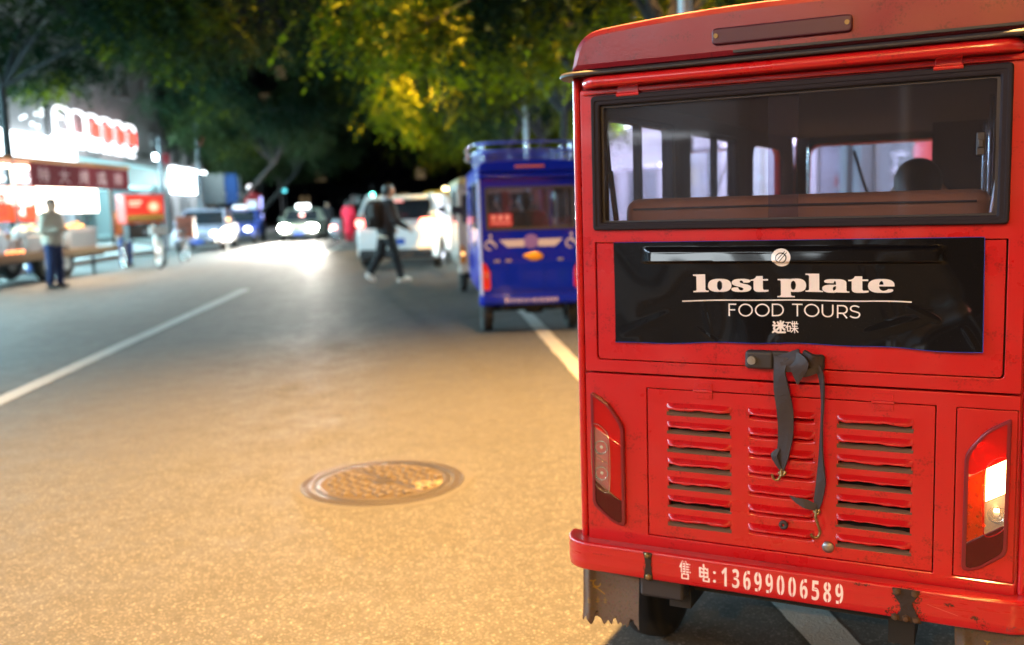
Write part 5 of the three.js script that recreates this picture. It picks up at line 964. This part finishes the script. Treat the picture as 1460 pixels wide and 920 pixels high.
const stand = { head: [0, 1.62, 0.03], neck: [0, 1.47, 0], chest: [0, 1.3, 0], pelvis: [0, 0.93, 0], elbow: [[-0.25, 1.12, -0.03], [0.25, 1.12, -0.03]], wrist: [[-0.26, 0.87, 0.06], [0.26, 0.87, 0.06]], knee: [[-0.1, 0.5, 0.02], [0.1, 0.5, 0.02]], ankle: [[-0.1, 0.095, -0.02], [0.1, 0.095, -0.02]] };
const cloth = (c) => std(c, 0.85, { bumpMap: leatherBump, bumpScale: 0.002 });
{
  // man waiting at the food cart, hands together in front of him
  person('man in a pale jacket and navy trousers standing at the food cart', rd(-7.28, 19.7), ROADYAW + 1.15, { ...stand, elbow: [[-0.25, 1.12, 0.02], [0.25, 1.12, 0.02]], wrist: [[-0.09, 1.13, 0.27], [0.09, 1.13, 0.27]], face: [0.1, 0, 1], head: [0, 1.61, 0.05], curl: [[0.2, -0.6, 0.3], [-0.2, -0.6, 0.3]], thumb: [[0, 1, 0], [0, 1, 0]], ankle: [[-0.1, 0.095, -0.04], [0.1, 0.095, 0.02]] }, { jacket: cloth([0.5, 0.45, 0.36]), trousers: cloth([0.015, 0.03, 0.1]), shoes: M.rubber, hair: HAIR });
  // walking man with a pack, mid-stride to the right and away from us
  const w = person('man in dark clothes and pale shoes striding across the road', rd(-0.75, 17.8), ROADYAW + 2.05, { head: [0, 1.66, 0.09], neck: [0, 1.5, 0.04], chest: [0, 1.32, 0.02], pelvis: [0, 0.95, 0], elbow: [[-0.27, 1.12, 0.08], [0.27, 1.12, -0.06]], wrist: [[-0.24, 1.0, 0.3], [0.26, 1.0, 0.2]], knee: [[-0.09, 0.53, 0.12], [0.09, 0.52, -0.1]], ankle: [[-0.09, 0.09, 0.22], [0.09, 0.2, -0.32]], toe: [[-0.09, 0.05, 0.39], [0.09, 0.06, -0.24]], face: [0.25, 0, 1], curl: [[0.6, -0.4, 0], [-0.6, -0.4, 0]], thumb: [[0, 1, 0.2], [0, 1, 0.2]] }, { jacket: cloth([0.012, 0.008, 0.01]), trousers: cloth([0.009, 0.007, 0.009]), shoes: std([0.8, 0.72, 0.66], 0.7), hair: HAIR });
  part('collar', tube([[-0.07, 1.5, 0.06], [0, 1.53, 0.0], [0.07, 1.5, 0.06]].map((p) => [p[0], p[1], p[2] - 0.02]), 0.04, 12), std([0.6, 0.55, 0.6], 0.8), w);
  part('shirt_hem', new THREE.CylinderGeometry(0.155, 0.165, 0.09, 24, 1, true).scale(1.1, 1, 0.85).translate(0, 0.87, 0), cloth([0.6, 0.45, 0.35]), w);
  const pk = thing('backpack', 'dark backpack on the back of the striding man', 'backpack', rd(-0.75, 17.8), ROADYAW + 2.05);
  part('bag', [box(0.32, 0.46, 0.17, 0, 1.22, -0.235, 0.07), box(0.25, 0.2, 0.08, 0, 1.1, -0.34, 0.035)], cloth([0.016, 0.009, 0.008]), pk);
  for (const k of [-1, 1]) part('strap', tube([[k * 0.1, 1.42, -0.17], [k * 0.115, 1.49, 0.02], [k * 0.13, 1.36, 0.155], [k * 0.15, 1.1, 0.12], [k * 0.15, 1.02, -0.14]], 0.018, 24), cloth([0.04, 0.02, 0.016]), pk);
  person('woman with long dark hair in a bright red coat beside a parked scooter', rd(-3.2, 40.5), ROADYAW + 2.6, { ...stand, wrist: [[-0.2, 0.98, 0.2], [0.2, 0.98, 0.2]] }, { jacket: cloth([0.75, 0.008, 0.04]), trousers: cloth([0.5, 0.01, 0.03]), hem: 0.45, longHair: true }, { cell: 0.024 });
  person('person in black clothes with a lit face between the oncoming car and red coat', rd(-5.0, 50), ROADYAW + 0.1, { ...stand, face: [0, 0, 1] }, { jacket: cloth([0.015, 0.014, 0.018]), trousers: cloth([0.014, 0.013, 0.016]) }, { cell: 0.028 });
  // vendor behind the cart
  person('vendor in dark jacket and blue jeans behind the food cart', rd(-9.6, 24.6), ROADYAW + 1.4, { ...stand, wrist: [[-0.15, 1.0, 0.3], [0.15, 1.0, 0.3]] }, { jacket: cloth([0.05, 0.04, 0.05]), trousers: cloth([0.05, 0.09, 0.25]) }, { cell: 0.024 });
  person('person in an orange jacket standing behind the red delivery box', rd(-8.1, 27.0), ROADYAW + 0.8, stand, { jacket: cloth([0.4, 0.12, 0.04]), trousers: cloth([0.02, 0.05, 0.2]) }, { cell: 0.024 });
  // the driver in the red vehicle, seen from behind through the rear window
  const seat = redTrike.localToWorld(V(0.145, 0, -1.2));
  const sitting = { head: [0, 1.37, 0.0], neck: [0, 1.23, -0.02], chest: [0, 1.08, -0.02], pelvis: [0, 0.9, 0], elbow: [[-0.25, 0.92, 0.1], [0.25, 0.92, 0.1]], wrist: [[-0.12, 0.93, 0.33], [0.12, 0.93, 0.33]], knee: [[-0.13, 0.88, 0.42], [0.13, 0.88, 0.42]], ankle: [[-0.13, 0.52, 0.46], [0.13, 0.52, 0.46]] };
  redTrike.updateMatrixWorld();
  const place = (v) => { const q = v.clone().applyMatrix4(redTrike.matrixWorld); return q; };
  person('seated person seen from behind in the red vehicle', place(V(0.175, -0.025, -1.62)), -0.475 + Math.PI, sitting, { jacket: cloth([0.03, 0.03, 0.035]), trousers: cloth([0.03, 0.03, 0.04]) });
  for (const [dx, dz, l] of [[-0.22, -0.75, 'passenger sitting behind the window sticker of the blue vehicle'], [0.06, -1.1, 'passenger sitting in the middle of the blue vehicle']]) {
    const c = Math.cos(ROADYAW), s = Math.sin(ROADYAW), b = rd(1.06, 10.05), q = V(b.x + dx * c + dz * s, 0, b.z - dx * s + dz * c);
    person(l, q, ROADYAW + Math.PI, sitting, { jacket: cloth([0.02, 0.02, 0.025]), trousers: cloth([0.02, 0.02, 0.03]) }, { cell: 0.024 });
  }
}

// ------------------------------------------------------------------ scooter, delivery tricycle, bicycle
function bigWheel(parent, x, z, r, name = 'wheel') {
  const g = new THREE.Group(); g.name = name; g.position.set(x, r, z); parent.add(g);
  part('tyre', new THREE.TorusGeometry(r - 0.025, 0.025, 8, 40).rotateY(Math.PI / 2), M.tyre, g);
  part('rim', [new THREE.TorusGeometry(r - 0.055, 0.012, 6, 40).rotateY(Math.PI / 2), cylX(0.03, 0.09, 0, 0, 0, 12)], M.chrome, g);
  const sp = []; for (let i = 0; i < 18; i++) sp.push(cyl(0.003, 0.003, r - 0.06, 0, (r - 0.06) / 2, 0, 4).rotateX(i / 18 * 6.2832)); part('spokes', sp, M.chrome, g);
}
{
  const d = thing('delivery_tricycle', 'delivery tricycle with a red printed cargo box and spoked wheels', 'delivery tricycle', rd(-7.35, 26.2), ROADYAW + 0.55);
  const ad = canvasTex(256, 192, (c) => { c.fillStyle = '#e02a1a'; c.fillRect(0, 0, 256, 192); c.fillStyle = '#ffd9c8'; c.fillRect(20, 26, 90, 18); c.fillRect(24, 56, 70, 12); c.fillStyle = '#ff9a70'; c.beginPath(); c.arc(190, 74, 46, 0, 7); c.fill(); c.fillStyle = '#fff0da'; c.beginPath(); c.arc(190, 74, 26, 0, 7); c.fill(); c.fillStyle = '#6a4a20'; c.fillRect(0, 130, 256, 62); c.fillStyle = '#c8b040'; for (let i = 0; i < 7; i++) c.fillRect(10 + i * 36, 146, 24, 10); });
  part('cargo_box', box(1.0, 0.7, 0.8, 0, 1.5, -0.2, 0.04), std([0.62, 0.05, 0.03], 0.5), d);
  for (const [z, ry] of [[0.203, 0], [-0.603, Math.PI]]) part('printed_panel', gridSurface(2, 2, (u, v) => [(u - 0.5) * 0.94, (v - 0.5) * 0.64, 0]).rotateY(ry).translate(0, 1.5, z), std([1, 1, 1], 0.5, { map: ad }), d, { uv: true });
  part('box_lid', box(1.04, 0.05, 0.84, 0, 1.87, -0.2, 0.02), std([0.7, 0.06, 0.04], 0.4), d);
  part('frame', [tube([[-0.4, 0.75, -0.5], [-0.4, 0.7, 0.3], [0, 0.62, 0.75], [0, 1.0, 0.95]], 0.025, 20), tube([[0.4, 0.75, -0.5], [0.4, 0.7, 0.3], [0, 0.62, 0.75]], 0.025, 20), box(0.9, 0.06, 0.8, 0, 0.8, -0.2), box(0.8, 0.3, 0.6, 0, 0.98, -0.2, 0.03), cylX(0.02, 0.95, 0, 0.33, -0.2, 10), ...[-0.42, 0.42].flatMap((x) => [cyl(0.018, 0.018, 0.46, x, 0.58, -0.2, 8), cyl(0.018, 0.018, 0.42, x, 1.0, 0.14, 8)])], M.darkMetal, d);
  part('fork', [tube([[0, 1.1, 0.9], [-0.06, 0.7, 1.05], [-0.06, 0.34, 1.15]], 0.016, 12), tube([[0, 1.1, 0.9], [0.06, 0.7, 1.05], [0.06, 0.34, 1.15]], 0.016, 12)], M.chrome, d);
  part('handlebar', tube([[-0.32, 1.12, 0.75], [-0.2, 1.16, 0.86], [0, 1.12, 0.9], [0.2, 1.16, 0.86], [0.32, 1.12, 0.75]], 0.015, 24), M.darkMetal, d);
  part('seat', box(0.26, 0.09, 0.36, 0, 0.92, 0.42, 0.04), M.rubber, d);
  part('basket', [box(0.36, 0.02, 0.26, 0, 0.86, 1.15), box(0.36, 0.22, 0.015, 0, 0.97, 1.28), box(0.015, 0.22, 0.26, 0.18, 0.97, 1.15), box(0.015, 0.22, 0.26, -0.18, 0.97, 1.15)], M.steel, d);
  bigWheel(d, 0, 1.15, 0.36, 'wheel'); bigWheel(d, -0.5, -0.2, 0.34); bigWheel(d, 0.5, -0.2, 0.34);
  const e = thing('bicycle', 'bicycle with a tall brown pannier panel beside the red cargo box', 'bicycle', rd(-6.95, 28.6), ROADYAW + 0.1);
  bigWheel(e, 0, 0.52, 0.33); bigWheel(e, 0, -0.52, 0.33);
  part('frame', [tube([[0, 0.33, -0.52], [0, 0.36, -0.05], [0, 0.78, 0.35], [0, 0.33, 0.52]], 0.018, 30), tube([[0, 0.36, -0.05], [0, 0.85, -0.18]], 0.018, 6), tube([[0, 0.75, -0.15], [0, 0.8, 0.35]], 0.018, 6), tube([[0, 0.78, 0.35], [0, 1.02, 0.3]], 0.014, 6), tube([[-0.28, 1.06, 0.18], [0, 1.03, 0.3], [0.28, 1.06, 0.18]], 0.013, 14)], M.darkMetal, e);
  part('saddle', box(0.16, 0.06, 0.26, 0, 0.9, -0.2, 0.025), M.rubber, e);
  part('pannier', box(0.5, 0.62, 0.36, 0, 0.98, -0.58, 0.04), std([0.28, 0.07, 0.04], 0.7), e);
  part('front_lamp', ball(0.05, 0, 0.9, 0.42), M.lensClear, e);
  const k = thing('scooter', 'parked scooter with a red tail lamp beside the woman in red', 'scooter', rd(-3.68, 39.6), ROADYAW + Math.PI);
  bigWheel(k, 0, 0.6, 0.24); bigWheel(k, 0, -0.55, 0.24);
  part('body', [box(0.3, 0.34, 0.7, 0, 0.56, -0.45, 0.1), box(0.34, 0.5, 0.14, 0, 0.7, 0.5, 0.06), box(0.3, 0.08, 0.5, 0, 0.3, 0.1, 0.03)], std([0.5, 0.5, 0.55], 0.3, { clearcoat: 0.6 }), k);
  part('seat', box(0.27, 0.1, 0.62, 0, 0.78, -0.4, 0.04), M.rubber, k);
  part('handlebar', tube([[-0.33, 1.05, 0.38], [0, 1.02, 0.48], [0.33, 1.05, 0.38]], 0.02, 12), M.darkMetal, k);
  part('tail_lamp', box(0.22, 0.12, 0.06, 0, 0.68, -0.81, 0.02), glow([1, 0.3, 0.22], 14), k);
  copy(k, 'scooter riding off behind the viewer, its red tail lamp mirrored in the rear window', rd(-6.6, -7.5), ROADYAW);
}

// ------------------------------------------------------------------ the food cart. local +x runs away along the kerb, +z faces the road
{
  const near = rd(-8.45, 19.4), far = rd(-7.75, 25.2), turn = Math.atan2(-(far.z - near.z), far.x - near.x), Lc = near.distanceTo(far);
  const c = thing('food_cart', 'wheeled food cart with a dark red banner and bright white lamps under its awning', 'food cart', near, turn);
  const wood = std([0.22, 0.13, 0.07], 0.7), tin = std([0.3, 0.27, 0.26], 0.4, { metalness: 0.7 });
  part('bed', [box(Lc, 0.1, 1.5, Lc / 2, 0.58, -0.75), box(Lc, 0.16, 0.04, Lc / 2, 0.56, 0.012, 0.01)], wood, c);
  part('chassis', [box(Lc - 0.4, 0.12, 0.1, Lc / 2, 0.46, -0.3), box(Lc - 0.4, 0.12, 0.1, Lc / 2, 0.46, -1.2), cylX(0.04, 0.2, 1, 0.4, -0.7)], M.darkMetal, c);
  for (const [x, z] of [[2.5, -0.14], [2.5, -1.36], [3.3, -0.14], [3.3, -1.36]]) { const w = wheel(c, 0, 0, 1.5); w.position.set(x, 0.375, z); w.rotation.y = Math.PI / 2; }
  part('prop_leg', [[4.9, -0.2], [4.9, -1.3], [0.3, -0.2], [0.3, -1.3]].map(([x, z]) => box(0.05, 0.55, 0.05, x, 0.275, z)), M.darkMetal, c);
  for (const [x, z] of [[0.06, 0], [Lc - 0.1, 0], [0.06, -1.45], [Lc - 0.1, -1.45], [1.35, 0]]) part('post', box(0.06, 1.9, 0.06, x, 1.58, z - 0.03, 0.01), x === 1.35 ? M.pole : M.darkMetal, c);
  part('awning_roof', box(Lc + 0.3, 0.06, 2.0, Lc / 2, 2.56, -0.65, 0.02), std([0.35, 0.16, 0.1], 0.7), c);
  part('roof_trim', box(Lc + 0.32, 0.07, 0.05, Lc / 2, 2.53, 0.38, 0.01), std([0.7, 0.3, 0.06], 0.5), c);
  const sign = canvasTex(1024, 128, (x) => { x.fillStyle = '#8c1626'; x.fillRect(0, 0, 1024, 128); ['te', 'da', 'kao', 'ji', 'pai'].forEach((q, i) => glyph(x, q, 60 + i * 196, 18, 104, 92, 11, '#f1c3c4')); });
  part('banner', box(Lc - 1.15, 0.5, 0.02, 1.25 + (Lc - 1.15) / 2, 2.24, 0.36, 0.004), std([0.22, 0.012, 0.02], 0.6), c);
  part('banner_print', gridSurface(2, 2, (u, v) => [1.27 + u * (Lc - 1.19), 2.0 + 0.48 * v, 0.3715]), std([1, 1, 1], 0.65, { map: sign }), c, { uv: true });
  const board = canvasTex(256, 128, (x) => { x.fillStyle = '#fff'; x.fillRect(0, 0, 256, 128); x.fillStyle = '#f04a20'; x.fillRect(0, 60, 256, 68); glyph(x, 'bao', 18, 14, 96, 98, 15, '#e23a18'); glyph(x, 'zi', 140, 14, 96, 98, 16, '#ffffff'); });
  const bm = std([0.7, 0.7, 0.7], 0.5, { map: board, emissiveMap: board }); bm.emissive.setRGB(1, 0.95, 0.9); bm.emissiveIntensity = 1.6;
  part('menu_sign', box(2.1, 0.72, 0.05, 1.2, 1.66, -0.1), std([0.6, 0.2, 0.1], 0.5), c);
  part('menu_sign_face', gridSurface(2, 2, (u, v) => [0.18 + 2.04 * u, 1.32 + 0.68 * v, -0.0715]), bm, c, { uv: true });
  part('light_panel', box(Lc - 2.3, 0.56, 0.05, 2.35 + (Lc - 2.9) / 2, 1.75, -0.32), glow([1, 0.93, 0.82], 6), c);
  for (let i = 0; i < 5; i++) part('lamp_tube', cylX(0.03, 0.9, 0.9 + i * 1.0, 2.44, -0.3, 10), glow([1, 0.9, 0.72], 14), c);
  areaLight(WARM, POWER.cart, Lc - 1, 0.5, c.localToWorld(V(Lc / 2, 2.38, -0.1)), c.localToWorld(V(Lc / 2, 0.6, 0.5)));
  part('counter', [box(1.5, 0.34, 0.6, 2.6, 0.82, -0.4, 0.02), box(1.3, 0.4, 0.6, 4.3, 0.84, -0.4, 0.02), box(1.2, 0.3, 0.7, 0.95, 0.79, -0.4, 0.02)], tin, c);
  for (const x of [2.0, 2.5, 3.0, 3.9, 4.4, 4.9]) part('tray', [box(0.44, 0.03, 0.5, x, 1.03 + (x > 3.5 ? 0.03 : 0), -0.4), box(0.44, 0.06, 0.02, x, 1.06 + (x > 3.5 ? 0.03 : 0), -0.15), box(0.02, 0.06, 0.5, x + 0.21, 1.06 + (x > 3.5 ? 0.03 : 0), -0.4)], M.steel, c);
  const r = rngOf(88), golden = std([0.6, 0.3, 0.07], 0.6), meat = std([0.42, 0.09, 0.05], 0.5), pale = std([0.7, 0.6, 0.4], 0.6);
  for (const [x, m, l] of [[3.95, golden, 'heap of golden fried cutlets on the cart tray'], [4.5, golden, 'second heap of fried food at the far end of the cart'], [2.9, meat, 'pile of red skewers beside the fried cutlets'], [2.35, pale, 'pale steamed buns in the middle of the cart']]) {
    const heap = []; for (let i = 0; i < 34; i++) { const a = r() * 6.3, d = 0.22 * Math.sqrt(r()); heap.push(ball(0.05, x + d * Math.cos(a), 1.1 + (0.24 - d) * r() * 0.9, -0.4 + d * Math.sin(a), 1.2 + r() * 0.5, 0.6, 1)); }
    const f = thing('food_heap', l, 'food', near, turn); part('pieces', heap, m, f, { kind: 'stuff' });
  }
  const st = thing('griddle', 'round griddle with a red lid and glowing burner at the near end of the cart', 'griddle', near, turn);
  part('pan', lathe([[0.01, 0.96], [0.3, 0.97], [0.34, 1.06], [0.36, 1.06], [0.32, 0.95], [0.01, 0.94]]).translate(0.95, 0, -0.35), std([0.5, 0.28, 0.08], 0.4, { metalness: 0.6 }), st);
  part('lid', lathe([[0.001, 1.3], [0.12, 1.28], [0.26, 1.18], [0.28, 1.12]]).translate(1.05, 0, -0.55), std([0.5, 0.08, 0.04], 0.4), st);
  part('burner_flame', [0.7, 0.9, 1.1, 1.3].map((x) => ball(0.03, x, 0.7, 0.05, 1.4, 1, 1)), glow([1, 0.25, 0.05], 6), st);
  const bag = thing('plastic_bag', 'white plastic bag hanging from the near cart post', 'plastic bag', near, turn);
  part('bag', gridSurface(24, 16, (u, v) => { const a = u * 6.2832, q = 0.17 * Math.pow(Math.sin(Math.min(1, v * 1.15 + 0.06) * 2.6), 0.6) * (1 + 0.1 * Math.sin(a * 5 + v * 4)); return [0.35 + q * Math.cos(a), 1.12 - 0.42 * v, 0.14 + 0.6 * q * Math.sin(a)]; }), std([0.75, 0.75, 0.78], 0.5, { transmission: 0.4, thickness: 0 }), bag);
  part('handle', tube([[0.3, 1.12, 0.14], [0.32, 1.24, 0.06], [0.35, 1.28, 0.03], [0.38, 1.24, 0.06], [0.4, 1.12, 0.14]], 0.008, 16), std([0.75, 0.75, 0.78], 0.5), bag);
  const gas = thing('gas_cylinder', 'dark gas cylinder standing at the near end of the cart', 'gas cylinder', rd(-8.3, 18.9), 0);
  part('body', lathe([[0.01, 0], [0.19, 0.01], [0.2, 0.08], [0.2, 0.62], [0.15, 0.74], [0.05, 0.78]]), std([0.06, 0.09, 0.1], 0.5), gas);
  part('valve', [cyl(0.03, 0.03, 0.1, 0, 0.83, 0), new THREE.TorusGeometry(0.05, 0.012, 8, 20).rotateX(Math.PI / 2).translate(0, 0.88, 0)], M.steel, gas);
}
{ // red lit sign on the near pavement, seen through the windscreen
  const p = thing('lantern_sign', 'glowing red sign seen through the windscreen of the red vehicle', 'lit sign', rd(5.6, 10.6), ROADYAW + 0.3);
  part('post', cyl(0.03, 0.04, 1.5, 0, 0.88, 0), M.darkMetal, p);
  part('sign_lamp', [lathe([[0.02, 1.98], [0.12, 1.94], [0.15, 1.8], [0.12, 1.66], [0.02, 1.62]], 20), box(0.5, 0.08, 0.05, 0, 1.56, 0, 0.02)], glow([1, 0.03, 0.08], 1.6), p);
}

scene.updateMatrixWorld();
renderer.render(scene, camera);
